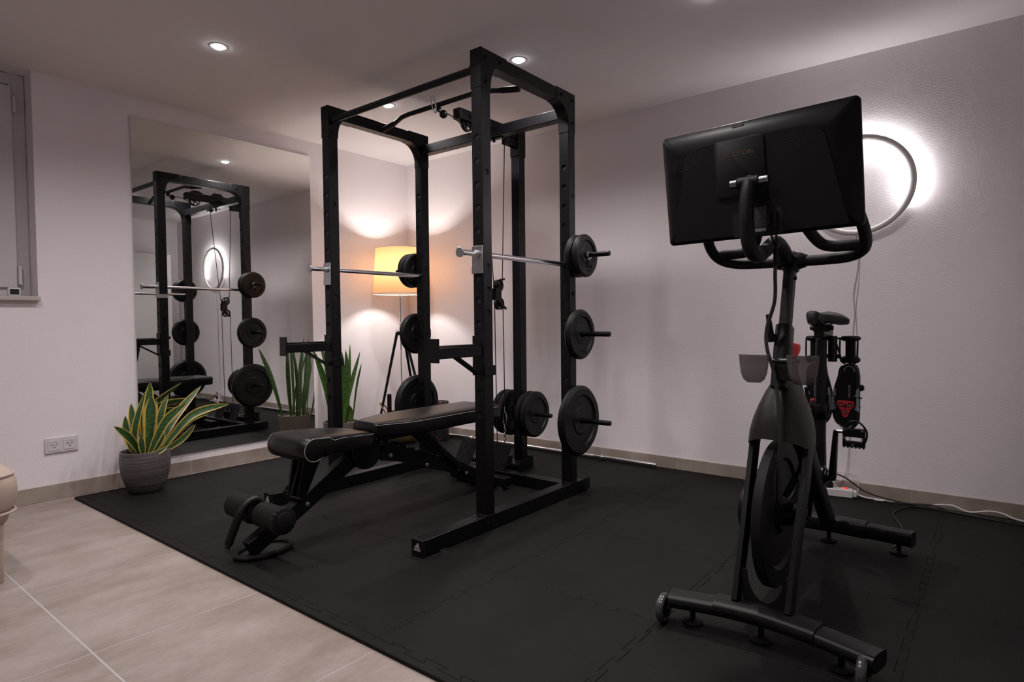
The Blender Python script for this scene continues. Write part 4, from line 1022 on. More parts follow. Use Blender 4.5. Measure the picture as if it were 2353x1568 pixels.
B().loft([[sp(u+.0165, v-.148, n) for u, v in rrect(.017, .0045, .001, 1)] for n in (.0308, .0312)]).done('barcode_label', mat('pale_label', (.32, .32, .33), .6), scr)
b = B(); b.tube([sp(.045, -.098, .034), sp(.046, -.135, .035)], .0048, 10); b.tube([sp(.062, -.100, .034), sp(.061, -.140, .035)], .0055, 10); b.done('cable_plug', 'rubber', scr)
# hinge
hc = V((CX-.033, -1.795, 1.312))
B().cyl(hc+SU*-.052, hc+SU*.055, .0125, seg=20).done('hinge_pin', mat('dark_chrome', (.22, .22, .24), .25, metal=1), bike, bevel=.002)
B().cyl(hc+SU*-.032, hc+SU*.030, .0165, seg=20).done('hinge_sleeve', 'bikedull', bike, bevel=.003)
B().cyl(hc+SN*-.004, hc-SN*.034, .020, seg=20).done('hinge_mount', 'bikedull', bike, bevel=.002)
# cables from the screen
j0 = sp(.050, -.205, .010)
b = B(); b.tube(cr([sp(.046, -.135, .035), sp(.046, -.165, .03), sp(.050, -.195, .016), j0], 5), .0028, 8); b.tube(cr([sp(.061, -.140, .035), sp(.060, -.170, .03), sp(.054, -.195, .016), j0], 5), .0028, 8)
b.tube([j0, j0+V((0, .004, -.05))], .0075, 12, rf=lambda t: .0075-.002*t+(.002 if .3 < t < .6 else 0)); b.done('cable_joint', 'rubber', bike)
pc = cr([j0+V((0, .004, -.04)), (CX+.012, -1.70, 1.06), (CX+.004, -1.675, .98), (CX-.022, -1.66, .90), (CX-.020, -1.665, .84), (CX+.004, -1.672, .76), (CX+.020, -1.690, .66), (CX+.028, -1.700, .58), (CX+.024, -1.70, .50), (CX+.018, -1.69, .42), (CX+.022, -1.68, .385), (CX+.045, -1.66, .40), (CX+.06, -1.63, .44)], 8)
B().tube(pc, .0052, 10).done('screen_cable', 'blackcable', bike)
# cup holders
for s in (-1, 1):
    cc = V((3.386 if s < 0 else 3.522, -1.690, .780))
    ya = math.radians(10*s)
    def cup(z, rad, y_sc=.9):
        return [V((cc.x+rad*math.cos(a), cc.y+rad*y_sc*.55*math.sin(a)+.012, z)) for a in [math.radians(180+180*k/16) for k in range(17)]]
    b = B(); keys = ((.822, .0450), (.815, .0440), (.790, .0415), (.765, .038), (.748, .031), (.738, .020))
    outs = [cup(z+(0 if z < .82 else 0), r_) for z, r_ in keys]; ins = [cup(z, r_-.0025)[::-1] for z, r_ in keys]
    outs[0] = [p+V((0, 0, -.006*math.sin(PI*i/16)+.003*s*0)) for i, p in enumerate(outs[0])]
    b.loft([o+i_ for o, i_ in zip(outs, ins)]); b.done('cup_holder', 'smoke', bike, smooth=60)
b = B().beam((3.44, -1.655, .800), (3.496, -1.655, .800), .010, .022, up=(0, 0, 1)); b.cyl((3.43, -1.658, .803), (3.51, -1.658, .803), .006, seg=10); b.span((3.44, -1.66, .745), (3.492, -1.60, .79)); b.done('cup_holder_bracket', 'bikegloss', bike, bevel=.002)
# flywheel
fy, fz, FR = -1.595, .333, .222
fw = B().lathe([(FR, -.012), (FR-.004, -.0155), (FR*.76, -.0155), (FR*.72, -.006), (FR*.30, -.006), (FR*.24, -.020), (.02, -.022), (.02, .022), (FR*.24, .020), (FR*.30, .006), (FR*.72, .006), (FR*.76, .0155), (FR-.004, .0155), (FR, .012)], (CX-.006, fy, fz), (1, 0, 0), 96, closed=True).done('flywheel', 'bikedull', bike, smooth=28)
b = B().lathe([(.001, .062), (.020, .062), (.022, .050), (.034, .048), (.036, .020), (.001, .020)], (CX-.006, fy, fz), (1, 0, 0), 32); b.done('flywheel_hub', 'bikegloss', fw)
for s in (-1, 1):
    b = B(); b.beam((CX+s*.070, fy-.03, fz), (CX+s*.070, fy+.02, fz), .010, .036, up=(0, 0, 1)); b.cyl((CX+s*.07, fy-.005, fz-.002), (CX+s*.086, fy-.005, fz-.002), .006, seg=6); b.done('axle_plate', 'bikegloss', bike, bevel=.002)
# belt cover on the left side
def stadium(y0, r0, y1, r1, z, n=20):
    q = [(y0+r0*math.cos(math.radians(90+180*k/n)), z+r0*math.sin(math.radians(90+180*k/n))) for k in range(n+1)]+[(y1+r1*math.cos(math.radians(-90+180*k/n)), z+r1*math.sin(math.radians(-90+180*k/n))) for k in range(n+1)]
    return q
rings = [[V((x, p[0], p[1])) for p in stadium(-1.575, .082-i, -1.06, .130-i, .325)] for x, i in ((CX-.062, 0), (CX-.098, 0), (CX-.108, .004), (CX-.113, .014))]
B().loft(rings).done('belt_cover', 'bikegloss', bike, smooth=50)
# u-shaped guard plate between the fork legs
q = [(-.066, .20), (-.050, .20), (-.046, .165)]+[(-.046+.092*k/12, .165-.052*math.sin(PI*k/12)**.7) for k in range(1, 12)]+[(.046, .165), (.050, .195), (.066, .195), (.060, .108), (.03, .100), (-.03, .100), (-.060, .108)]
B().prism([(CX+.003+a, c_) for a, c_ in q], 'y', -1.764, -1.760).done('guard_plate', 'bike', bike)
# brake/resistance assembly: red pad block, cable
b = B(); b.box((CX-.004, -1.530, .590), (.034, .07, .040), Matrix.Rotation(math.radians(-20), 3, 'X')); b.done('brake_pad', 'red', bike, bevel=.006)
b = B(); b.cyl((CX+.05, -1.62, .45), (CX+.028, -1.64, .395), .0115, seg=14); b.cyl((CX+.062, -1.60, .50), (CX+.05, -1.62, .45), .005, seg=10); b.done('sensor_cable_boot', 'rubber', bike)
# main frame sweeping from the head tube to the crank and on to the rear stabiliser
mf = cr([(CX, -1.560, .78), (CX+.004, -1.50, .715), (CX+.004, -1.40, .60), (CX-.004, -1.27, .46), (CX-.014, -1.12, .345), (CX-.020, -.98, .25), (CX-.020, -.88, .155), (CX-.016, -.825, .095)], 8)
oct_tube(B(), mf, lambda t: .046+.018*math.sin(PI*min(1, t*1.35)), lambda t: .075).done('main_tube', 'bike', bike, smooth=60)
oct_tube(B(), cr([(CX-.008, -1.20, .40), (CX-.014, -1.06, .335), (CX-.020, -.98, .35), (CX-.022, -.975, .46), (CX-.022, -.975, .565)], 8), .048, .054).done('seat_tube', 'bike', bike, smooth=60)
B().cyl((CX-.065, -1.03, .333), (CX+.012, -1.03, .333), .038, seg=32).done('bottom_bracket', 'bikegloss', bike, bevel=.004)
oct_tube(B(), [(CX-.020, -.975, .545), (CX-.020, -.976, .552), (CX-.018, -.985, .598), (CX-.018, -.986, .604)], lambda t: .058 if t in (0, 1) else .064, lambda t: .062 if t in (0, 1) else .070).done('seat_collar', 'bikegloss', bike, smooth=50)
oct_tube(B(), [(CX-.018, -.98, .58), (CX-.010, -1.005, .80), (CX-.008, -1.012, .852)], .038, .050).done('seat_post', 'bike', bike, smooth=60)
b = B(); b.cyl((CX-.040, -1.008, .575), (CX-.055, -1.012, .575), .012, seg=14); b.done('clamp_boss', 'bikegloss', bike)
B().tube([(CX-.046, -1.024, .572), (CX-.050, -1.03, .62), (CX-.056, -1.035, .665)], .007, 10).done('clamp_lever', 'rubber', bike)
# seat slider and saddle
oct_tube(B(), [(CX, -1.09, .872), (CX, -.93, .872)], .034, .036).done('seat_slider', 'bikegloss', bike, smooth=50)
b = B(); b.cyl((CX-.040, -1.045, .893), (CX+.040, -1.045, .893), .009, seg=12); b.cyl((CX-.030, -1.045, .893), (CX+.030, -1.045, .893), .014, seg=12); b.span((CX-.018, -1.065, .868), (CX+.018, -1.025, .905)); b.done('saddle_clamp', 'bikegloss', bike, bevel=.002)
b = B()
for s in (-1, 1): b.tube(cr([(CX+s*.012, -1.165, .930), (CX+s*.021, -1.10, .906), (CX+s*.022, -1.02, .902), (CX+s*.038, -.965, .925)], 6), .0036, 8)
b.done('saddle_rail', 'bikegloss', bike)
rings = []
for k in range(21):
    t = k/20; y = -1.205+.285*t
    hw = .020+.004*t+(.054*(max(0, t-.30)/.70)**1.15)*(1-max(0, t-.90)*1.2); drop = .006+.030*max(0, t-.4)/.6
    zt = .957-.010*math.sin(PI*t)+.006*t-(.012 if k == 0 else 0)-(.008 if k == 20 else 0); r = []
    if k in (0, 20): hw *= .75
    for j in range(24):
        a = 2*PI*j/24; ca, sa = math.cos(a), math.sin(a)
        x = hw*math.copysign(abs(ca)**.8, ca)*1.06
        z = zt-.014+(.014*abs(sa)**.8 if sa >= 0 else -(.020+.018*t)*abs(sa)**.8)-(drop*.95)*(abs(x)/.08)**1.6-.006*t*(1-abs(ca))*(1 if sa > 0 else -1)
        r.append(V((CX+x, y, z)))
    rings.append(r)
B().loft(rings).done('saddle', 'bikedull', bike, smooth=70)
# crank, pedals
ca = [(CX+.058, -1.03, .333), (CX+.100, -1.03, .333)]
b = B(); b.cyl((CX+.010, -1.03, .333), (CX+.019, -1.03, .333), .028, seg=28); b.cyl((CX+.019, -1.03, .333), (CX+.027, -1.03, .333), .020, seg=20); b.done('crank_boss', 'bikegloss', bike, bevel=.002)
b = B(); P = [V((CX+.036, -1.03, .333-.012)), V((CX+.036, -1.03, .333)), V((CX+.054, -1.072, .506)), V((CX+.055, -1.075, .517))]
rings = []
for i, p in enumerate(P):
    h = (.014, .020, .0125, .009)[i]; hx = (.010, .0125, .008, .007)[i]; n = V((0, -1, .0)); rings.append([p+V((sx*hx, 0, 0))+n*h*sy for sx, sy in ((-1, -.7), (-.7, -1), (.7, -1), (1, -.7), (1, .7), (.7, 1), (-.7, 1), (-1, .7))])
b.loft(rings); b.done('crank_arm', 'bikegloss', bike, smooth=50)
b = B(); b.loft([[V((2*(CX)-q.x, 2*-1.03-q.y, .666-q.z)) for q in r] for r in rings]); b.done('crank_arm', 'bikegloss', bike, smooth=50)
def pedal(px, py, pz):
    s = 1 if px > CX else -1
    b = B(); b.cyl((px-s*.055, py, pz), (px-s*.03, py, pz), .0065, seg=12)
    po = b.done('pedal_axle', 'zinc', bike)
    b = B(); b.span((px-.030, py-.012, pz-.016), (px+.032, py+.012, pz+.014)); b.span((px-.034, py-.010, pz-.052), (px+.036, py+.010, pz-.032))
    for x in (-.034, .029): b.span((px+x, py-.010, pz-.050), (px+x+.009, py+.010, pz+.016))
    for k in range(6): b.span((px-.032+k*.0125, py-.012, pz-.056), (px-.026+k*.0125, py+.012, pz-.050))
    pb_ = b.done('pedal_body', 'bikegloss', bike, bevel=.0015)
    B().tube(cr([(px-.028, py-.004, pz+.012), (px-.014, py-.006, pz+.038), (px+.016, py-.006, pz+.040), (px+.040, py-.004, pz+.014), (px+.043, py-.002, pz-.012), (px+.036, py, pz-.036)], 6), .0032, 8).done('toe_cage', 'bikegloss', pb_)
    for (u, v) in ((-.028, .010), (.030, .010), (-.028, -.020), (.030, -.022), (.0, -.043)): B().cyl((px+u, py-.0125, pz+v), (px+u, py-.0145, pz+v), .0042, seg=14).done('pedal_screw', 'zinc', pb_)
pedal(CX+.112, -1.072, .514); pedal(CX-.112, -.988, .152)
# resistance knob
kc = V((CX-.004, -1.462, .800))
b = B(); b.cyl(kc-V((0, 0, .075)), kc, .0085, seg=14); b.done('knob_shaft', 'zinc', bike)
kd = V((0, .18, 1)).normalized()
rings = []; sdk, uk = frame_of(kd)
for h, r_ in ((-.004, .010), (0, .0165), (.008, .0195), (.020, .0245), (.034, .0265), (.044, .025), (.048, .021), (.049, .006)):
    rings.append([kc+kd*h+(sdk*math.cos(2*PI*k/40)+uk*math.sin(2*PI*k/40))*r_*(1+.045*math.cos(5*2*PI*k/40)*(1 if h > .006 else 0)) for k in range(40)])
B().loft(rings).done('resistance_knob', 'red', bike, smooth=60)
# dumbbell cradle of bent wire behind the saddle
WX = CX+.012; WYc = -.925
b = B()
for s in (-1, 1):
    x = WX+s*.060
    for dx in (-.030, .030):
        b.tube(cr([(x+dx, WYc-.012, .847), (x+dx*1.0, WYc-.016, .802), (x+dx*.92, WYc-.012, .767), (x+dx*.5, WYc, .752)], 5), .0032, 8)
    b.tube(cr([(x-.030, WYc, .850), (x, WYc+.030, .850), (x+.030, WYc, .850)], 5), .0032, 8)
b.tube([(WX-.07, WYc+.012, .850), (WX+.07, WYc+.012, .850)], .0036, 8); b.cyl((WX-.01, -.975, .850), (WX-.01, WYc+.012, .850), .008, seg=10); b.tube(cr([(WX+.008, WYc, .844), (WX+.020, WYc-.03, .832), (WX+.034, WYc-.025, .782), (WX+.036, WYc-.02, .762)], 5), .0036, 8)
b.cyl((WX-.02, -.95, .782), (WX+.03, -.95, .782), .008, seg=12); b.done('dumbbell_cradle', 'bikegloss', bike)
oct_tube(B(), [(CX+.020, -.955, .762), (CX+.020, -.955, .86)], .030, .04).done('seat_slider_bracket', 'bikegloss', bike, smooth=50)
for s, lab in ((1, 'black dumbbell standing in the wire cradle behind the saddle, right one'), (-1, 'black dumbbell in the wire cradle behind the seat post, mostly hidden')):
    x = WX+s*.060+(.004 if s > 0 else 0); z0 = .757
    t = thing('dumbbell', lab, 'dumbbell', (x, WYc, z0), 'dumbbells on the exercise bike')
    B().lathe([(.001, 0), (.026, 0), (.033, .006), (.034, .014), (.028, .022), (.020, .026), (.001, .026)], (x, WYc, z0), (0, 0, 1), 32).done('weight_end', 'rubber', t)
    B().cyl((x, WYc, z0+.02), (x, WYc, z0+.085), .0175, seg=24).done('handle', 'foamroll', t)
    B().lathe([(.001, 0), (.024, 0), (.034, .006), (.0355, .012), (.030, .019), (.001, .021)], (x, WYc, z0+.083), (0, 0, 1), 32).done('weight_end', 'rubber', t)
    b = B(); 
# cycling shoes hanging sole forward, heel up
def shoe(x, lab, roll, mirror):
    yS = -.930; zt, zb = .754, .500; L = zt-zb
    t = thing('cycling_shoe', lab, 'shoe', (x, yS, (zt+zb)/2), 'pair of cycling shoes hanging on the bike')
    m = -1 if mirror else 1
    def outline(s, extra=0):   # half widths along the sole, s=0 heel .. 1 toe; returns (inner, outer) x
        c = m*(-.004-.018*math.sin(PI*min(1, max(0, (s-.2)/.8)))*.55)
        w_ = .0275+.0185*math.sin(PI*min(1, s*.93))**.9*(.55+.75*s)
        if s < .10: w_ *= math.sqrt(max(0, 1-((.10-s)/.10)**2))*.9+.1
        if s > .84: w_ *= math.sqrt(max(0.0, 1-((s-.84)/.162)**2))*.98+.02
        return c, w_+extra
    def rings(y_front, y_back, extra=0, n=26, rnd=.004):
        out = []
        for k in range(n+1):
            s = k/n; c, w_ = outline(s, extra); z = zt-L*s
            up = y_back if not callable(y_back) else y_back(s)
            sec = [(-w_, y_front+rnd), (-w_+rnd, y_front), (w_-rnd, y_front), (w_, y_front+rnd), (w_*1.02, y_front+(up-y_front)*.45), (w_*.80, up-.010), (w_*.4, up), (-w_*.4, up), (-w_*.80, up-.010), (-w_*1.02, y_front+(up-y_front)*.45)]
            out.append([V((x+c+a, bq, z)) for a, bq in sec])
        return out
    B().loft(rings(yS, lambda s: yS+.030+.045*max(0, 1-s*1.15)**.7+.008)).done('upper', 'bikedull', t, smooth=60)
    B().loft(rings(yS-.006, yS+.002, .001, rnd=.002)).done('sole', 'bikegloss', t, smooth=40)
    b = B(); yf = yS-.0066
    for s0, s1 in ((.035, .105),):
        pts = []
        for k in range(13):
            a = math.radians(180*k/12); pts.append(V((x+.018*math.cos(a), yf, zt-.030+.021*math.sin(a))))
        b.tube(pts, .0048, 8, r2=.0025)
    pts = [V((x+m*-.012+.024*math.cos(math.radians(200+140*k/12)), yf, zb+.026+.020*math.sin(math.radians(200+140*k/12)))) for k in range(13)]; b.tube(pts, .0042, 8, r2=.0025)
    b.done('sole_bumper', mat('grey_sole_bumper', (.20, .21, .23), .5), t)
    b = B()
    for sg in (-1, 1):
        for (sa, sb) in ((.36, .52), (.48, .72)):
            ca_, wa = outline(sa); cb_, wb = outline(sb)
            q = [V((x+ca_+sg*(wa+.0015), yS-.0068, zt-L*sa)), V((x+cb_+sg*(wb+.0020), yS-.0068, zt-L*sb)), V((x+cb_+sg*(wb-.013), yS-.0068, zt-L*(sb-.03))), V((x+ca_+sg*(wa-.006), yS-.0068, zt-L*(sa+.03)))]
            b.loft([q, [p+V((0, -.0006, 0)) for p in q]])
    b.done('side_trim', 'shoeblue', t, smooth=0)
    # cleat
    cz = zb+.083; cxx = x-m*.012
    q = [(-.030, .022), (-.026, .028), (.026, .028), (.031, .022), (.027, .004), (.016, -.006), (.010, -.030), (.004, -.036), (-.004, -.036), (-.010, -.030), (-.016, -.006), (-.027, .004)]
    q = [(a*1.03, c_*1.05) for a, c_ in q]
    b = B().loft([[V((cxx+a, yS-.0066, cz+c_)) for a, c_ in q], [V((cxx+a*.94, yS-.0125, cz+c_*.94)) for a, c_ in q]]); cl = b.done('cleat', 'cleat', t, bevel=.0015)
    b = B()
    for a, c_ in ((-.0165, .012), (.0165, .012), (0, -.014)): b.box((cxx+a, yS-.0128, cz+c_), (.011, .0015, .015)); 
    b.cyl((cxx, yS-.0125, cz+.008), (cxx, yS-.0134, cz+.008), .0065, seg=14); b.done('cleat_slot', 'dark', cl)
    for a, c_ in ((-.0165, .012), (.0165, .012), (0, -.014)): B().cyl((cxx+a, yS-.0135, cz+c_), (cxx+a, yS-.0150, cz+c_), .0036, seg=12).done('cleat_screw', 'zinc', cl)
    b = B(); add_text(b, 'PELOTON', .0105, basis((x, yS-.0064, zt-.105), (0, 0, -1), (1, 0, 0), (0, -1, 0)), .0002); b.done('printed_mark', 'logo', t, smooth=0)
    b = B()
    if not mirror:
        b.cyl((x+.028, yS+.022, zt-.092), (x+.042, yS+.024, zt-.094), .0125, seg=20); b.cyl((x+.040, yS+.024, zt-.094), (x+.046, yS+.024, zt-.094), .009, seg=12)
        b.done('closure_dial', 'bikegloss', t)
        b = B(); b.beam((x+.026, yS+.02, zt-.140), (x+.040, yS+.02, zt-.130), .014, .004); b.beam((x+.024, yS+.02, zt-.175), (x+.034, yS+.02, zt-.166), .012, .004); b.done('strap', 'bikegloss', t)
shoe(WX+.062, 'black cycling shoe with pale blue sides and red cleat, fully visible under the dumbbell', 0, False)
shoe(WX-.058, 'black cycling shoe with red cleat half hidden behind the seat post', 0, True)

# ------------------------------------------------------------------ floor lamp
lx, ly = LAMP
lamp = thing('floor_lamp', 'tripod floor lamp with lit cream drum shade in the room corner', 'floor lamp', (lx, ly, TH))
zb, zt_ = 1.148, 1.503
n = 64
rings = [[V((lx+r*math.cos(2*PI*k/n), ly+r*math.sin(2*PI*k/n), z)) for k in range(n)] for z, r in ((zb, .207), (zt_, .182), (zt_, .1805), (zb, .2055))]
B().loft(rings, closed=True).done('lamp_shade', 'shade', lamp, smooth=40)
b = B(); b.tube([(lx+.206*math.cos(2*PI*k/48), ly+.206*math.sin(2*PI*k/48), zb+.003) for k in range(48)], .0028, 8, closed=True); b.tube([(lx+.1815*math.cos(2*PI*k/48), ly+.1815*math.sin(2*PI*k/48), zt_-.002) for k in range(48)], .0022, 8, closed=True)
for k in range(3):
    a = 2*PI*k/3; b.cyl((lx, ly, zt_-.05), (lx+.181*math.cos(a), ly+.181*math.sin(a), zt_-.003), .0015, seg=6)
b.done('shade_rim', 'whiteplastic', lamp)
B().sphere((lx, ly, LAMP_Z-.0), .020, 14).done('bulb', 'bulb', lamp)
B().cyl((lx, ly, 1.16), (lx, ly, LAMP_Z-.03), .012, seg=16).done('bulb_socket', 'whiteplastic', lamp)
B().cyl((lx, ly, .72), (lx, ly, 1.20), .0075, seg=16).done('pole', 'chrome', lamp)
b = B().cyl((lx, ly, .835), (lx, ly, .90), .016, seg=20); b.box((lx, ly, .855), (.062, .062, .045)); b.cyl((lx, ly, .90), (lx, ly, .93), .012, seg=20); b.cyl((lx-.035, ly-.02, .862), (lx+.035, ly+.02, .862), .008, seg=12); hubo = b.done('hub', 'chrome', lamp, bevel=.003)
B().tube([(lx+.03, ly-.02, .9), (lx+.034, ly-.022, .935)], .004, 8).done('knob', 'chrome', hubo)
for fx, fy_ in ((.243, -.576), (.60, -.32), (.29, -.155)):
    d = V((fx-lx, fy_-ly, 0)).normalized()
    B().cyl(V((lx, ly, .855))+d*.03, (fx, fy_, TH+.006), .0115, .008, seg=14).done('leg', 'steel', lamp)
B().tube(cr([(lx, ly, .72), (lx+.01, ly-.01, .55), (lx+.02, ly, .30), (lx+.05, ly+.05, .08), (lx+.06, ly+.18, .03), (lx+.0, ly+.30, .022)], 8), .003, 8).done('power_cable', 'blackcable', lamp)

# ------------------------------------------------------------------ plants
def leaf(parent, base, mid, tip, w_, m, nrm=(1, -.35, .2), cup=.18, wp=.5, n=18, twist=0, power=1.0):
    P = cr([base, mid, tip], n//2); P = P[:n+1]; N = len(P)-1; up0 = V(nrm).normalized(); b = bmesh.new(); uvl = b.loops.layers.uv.new('UVMap')
    rows = []
    for i, p in enumerate(P):
        t = i/N; T = (P[min(i+1, N)]-P[max(i-1, 0)]).normalized(); s = T.cross(up0); s = s.normalized()
        if twist: s = Matrix.Rotation(twist*t, 3, T) @ s
        nn = s.cross(T).normalized()
        # widest at wp, narrow at base, pointed tip
        f = (.38+.62*math.sin(min(1, t/wp)*PI/2)) if t < wp else (1-((t-wp)/(1-wp))**1.7)*.93+.07*(1-(t-wp)/(1-wp))
        hw = max(w_/2*f, .0006)
        row = []
        for u in (-1, -.72, -.36, 0, .36, .72, 1):
            row.append((p+s*hw*u+nn*(-cup*hw*(1-u*u)), (u+1)/2, t))
        rows.append([(b.verts.new(q), u, t) for q, u, t in row])
    th = .0022
    back = [[(b.verts.new(v.co+(-(up0)*th if True else 0)), u, t) for v, u, t in r] for r in rows]
    def f(q):
        fc_ = b.faces.new([v[0] for v in q])
        for l, v in zip(fc_.loops, q): l[uvl].uv = (v[1], v[2])
    for i in range(N):
        for k in range(6):
            f((rows[i][k], rows[i][k+1], rows[i+1][k+1], rows[i+1][k])); f((back[i][k+1], back[i][k], back[i+1][k], back[i+1][k+1]))
        f((rows[i][0], rows[i+1][0], back[i+1][0], back[i][0])); f((rows[i+1][6], rows[i][6], back[i][6], back[i+1][6]))
    f([rows[N][k] for k in range(7)]+[back[N][k] for k in range(6, -1, -1)]); f([rows[0][k] for k in range(6, -1, -1)]+[back[0][k] for k in range(7)])
    b.transform(Matrix.Translation(-OFF[parent.name])); me = bpy.data.meshes.new('leaf'); b.to_mesh(me); b.free(); me.materials.append(M[m]); me.shade_smooth()
    me.set_sharp_from_angle(angle=math.radians(60))
    o = bpy.data.objects.new('leaf', me); C.objects.link(o); o.parent = parent; OFF[o.name] = OFF[parent.name].copy(); return o
PC = V((.262, -2.190, TH))
t = thing('potted_snake_plant', 'variegated snake plant with yellow-edged leaves in a ribbed grey pot by the mirror', 'potted plant', PC)
B().lathe([(0.0010, 0.001), (0.0735, 0.000), (0.0825, 0.006), (0.1013, 0.045), (0.1162, 0.095), (0.1237, 0.145), (0.1249, 0.175), (0.1222, 0.210), (0.1192, 0.226), (0.1147, 0.228), (0.1125, 0.222), (0.1140, 0.190), (0.0010, 0.185)], PC, (0, 0, 1), 72).done('pot', 'potgrey', t, smooth=50)
B().lathe([(.001, .190), (.114, .188)], PC, (0, 0, 1), 40).done('soil', 'soil', t)
leaf(t, (0.3, -2.19, 0.225), (0.3, -2.17, 0.429), (0.29, -2.162, 0.537), 0.0681, 'leafv', wp=0.55)
leaf(t, (0.24, -2.175, 0.226), (0.22, -2.151, 0.461), (0.2, -2.129, 0.607), 0.0555, 'leafv', wp=0.55)
leaf(t, (0.33, -2.27, 0.243), (0.36, -2.269, 0.395), (0.36, -2.217, 0.573), 0.0355, 'leafv', wp=0.5)
leaf(t, (0.34, -2.248, 0.247), (0.37, -2.304, 0.337), (0.37, -2.373, 0.406), 0.0444, 'leafv', wp=0.55)
leaf(t, (0.28, -2.26, 0.246), (0.26, -2.278, 0.352), (0.25, -2.278, 0.438), 0.0459, 'leafv', wp=0.45)
leaf(t, (0.24, -2.232, 0.24), (0.19, -2.223, 0.408), (0.17, -2.22, 0.492), 0.0385, 'leafv', wp=0.5)
leaf(t, (0.36, -2.236, 0.233), (0.37, -2.245, 0.289), (0.37, -2.248, 0.343), 0.037, 'leafv', wp=0.5)
leaf(t, (0.33, -2.193, 0.229), (0.36, -2.118, 0.397), (0.38, -2.013, 0.49), 0.0488, 'leafv', wp=0.6)
leaf(t, (0.25, -2.129, 0.219), (0.21, -1.995, 0.409), (0.15, -1.825, 0.557), 0.0459, 'leafv', wp=0.55)
leaf(t, (0.27, -2.112, 0.219), (0.27, -1.935, 0.402), (0.25, -1.706, 0.441), 0.0459, 'leafv', wp=0.62)
leaf(t, (0.25, -2.104, 0.21), (0.23, -1.932, 0.369), (0.2, -1.805, 0.389), 0.0385, 'leafv', wp=0.55)
leaf(t, (0.3, -2.111, 0.22), (0.32, -2.019, 0.278), (0.33, -1.943, 0.355), 0.0355, 'leafv', wp=0.55)
leaf(t, (0.36, -2.221, 0.23), (0.38, -2.163, 0.239), (0.37, -2.113, 0.263), 0.0266, 'leafv', wp=0.5)
leaf(t, (0.26, -2.116, 0.218), (0.24, -2.095, 0.414), (0.22, -2.043, 0.529), 0.0407, 'leafv', wp=0.5)
leaf(t, (0.3, -2.157, 0.23), (0.3, -2.122, 0.297), (0.29, -2.108, 0.343), 0.0444, 'leafv', wp=0.5)
leaf(t, (0.22, -2.176, 0.224), (0.18, -2.16, 0.399), (0.15, -2.135, 0.518), 0.0444, 'leafv', wp=0.5)
leaf(t, (0.2, -2.143, 0.22), (0.15, -2.103, 0.37), (0.1, -2.059, 0.488), 0.0444, 'leafv', wp=0.5)
PT = V((.300, -.930, TH))
t = thing('potted_snake_plant', 'tall all-green snake plant in a beige pot behind the left front post of the rack', 'potted plant', PT)
B().lathe([(.001, 0), (.088, 0), (.094, .004), (.116, .205), (.118, .222), (.112, .2225), (.110, .205), (.001, .200)], PT, (0, 0, 1), 56).done('pot', 'potbeige', t, smooth=40)
B().lathe([(.001, .204), (.109, .202)], PT, (0, 0, 1), 40).done('soil', 'soil', t)
leaf(t, (0.33, -0.928, 0.223), (0.34, -0.886, 0.422), (0.34, -0.778, 0.723), 0.034, 'leafg', wp=0.6)
leaf(t, (0.3, -0.826, 0.215), (0.31, -0.792, 0.466), (0.32, -0.752, 0.634), 0.0153, 'leafg', wp=0.7)
leaf(t, (0.28, -0.872, 0.215), (0.27, -0.842, 0.54), (0.26, -0.844, 0.736), 0.0442, 'leafg', wp=0.45)
leaf(t, (0.24, -0.827, 0.205), (0.2, -0.771, 0.57), (0.17, -0.738, 0.774), 0.0255, 'leafg', wp=0.4)
leaf(t, (0.3, -0.911, 0.218), (0.3, -0.9, 0.484), (0.3, -0.938, 0.776), 0.0391, 'leafg', wp=0.5)
leaf(t, (0.24, -0.888, 0.209), (0.22, -0.844, 0.602), (0.2, -0.852, 0.759), 0.0289, 'leafg', wp=0.5)
leaf(t, (0.33, -1.015, 0.235), (0.35, -1.084, 0.519), (0.36, -1.176, 0.75), 0.0425, 'leafg', wp=0.6)
leaf(t, (0.26, -0.956, 0.22), (0.23, -0.985, 0.611), (0.2, -1.013, 0.773), 0.0306, 'leafg', wp=0.6)
leaf(t, (0.3, -0.96, 0.225), (0.3, -0.978, 0.532), (0.28, -0.991, 0.794), 0.0467, 'leafg', wp=0.5)
leaf(t, (0.26, -0.912, 0.214), (0.24, -0.91, 0.565), (0.22, -0.885, 0.824), 0.0467, 'leafg', wp=0.5)
leaf(t, (0.22, -0.953, 0.216), (0.16, -0.913, 0.519), (0.12, -0.918, 0.815), 0.0425, 'leafg', wp=0.5)
leaf(t, (0.31, -0.854, 0.217), (0.31, -0.847, 0.29), (0.31, -0.861, 0.342), 0.034, 'leafg', wp=0.5)
# ------------------------------------------------------------------ basket, roller
bc = V((.365, -.405, TH))
t = thing('seagrass_basket', 'round woven seagrass basket with rope handles under the floor lamp', 'basket', bc)
prof = [(.001, 0), (.075, 0), (.115, .028), (.140, .080), (.146, .13), (.138, .185), (.124, .225), (.118, .236), (.110, .232), (.116, .22), (.130, .18), (.137, .13), (.13, .085), (.10, .035), (.001, .012)]
B().lathe(prof, bc, (0, 0, 1), 56).done('basket_body', 'wicker', t, smooth=60)
for s in (-1, 1):
    d = V((-.783, -.622, 0))*(1 if s < 0 else -1); sdv = V((.622, -.783, 0))
    p0 = bc+d*.118+V((0, 0, .225))
    B().tube(cr([p0-sdv*.045, p0-sdv*.050+d*.028+V((0, 0, .045)), p0+d*.055+V((0, 0, .075)), p0+sdv*.050+d*.028+V((0, 0, .045)), p0+sdv*.045], 8), .0055, 8).done('rope_handle', 'wicker', t)
t = thing('massage_stick', 'black round stick standing up out of the woven basket', 'massage stick', (.36, -.44, .06))
a, c_ = V((.305, -.485, .040)), V((.318, -.495, .385))
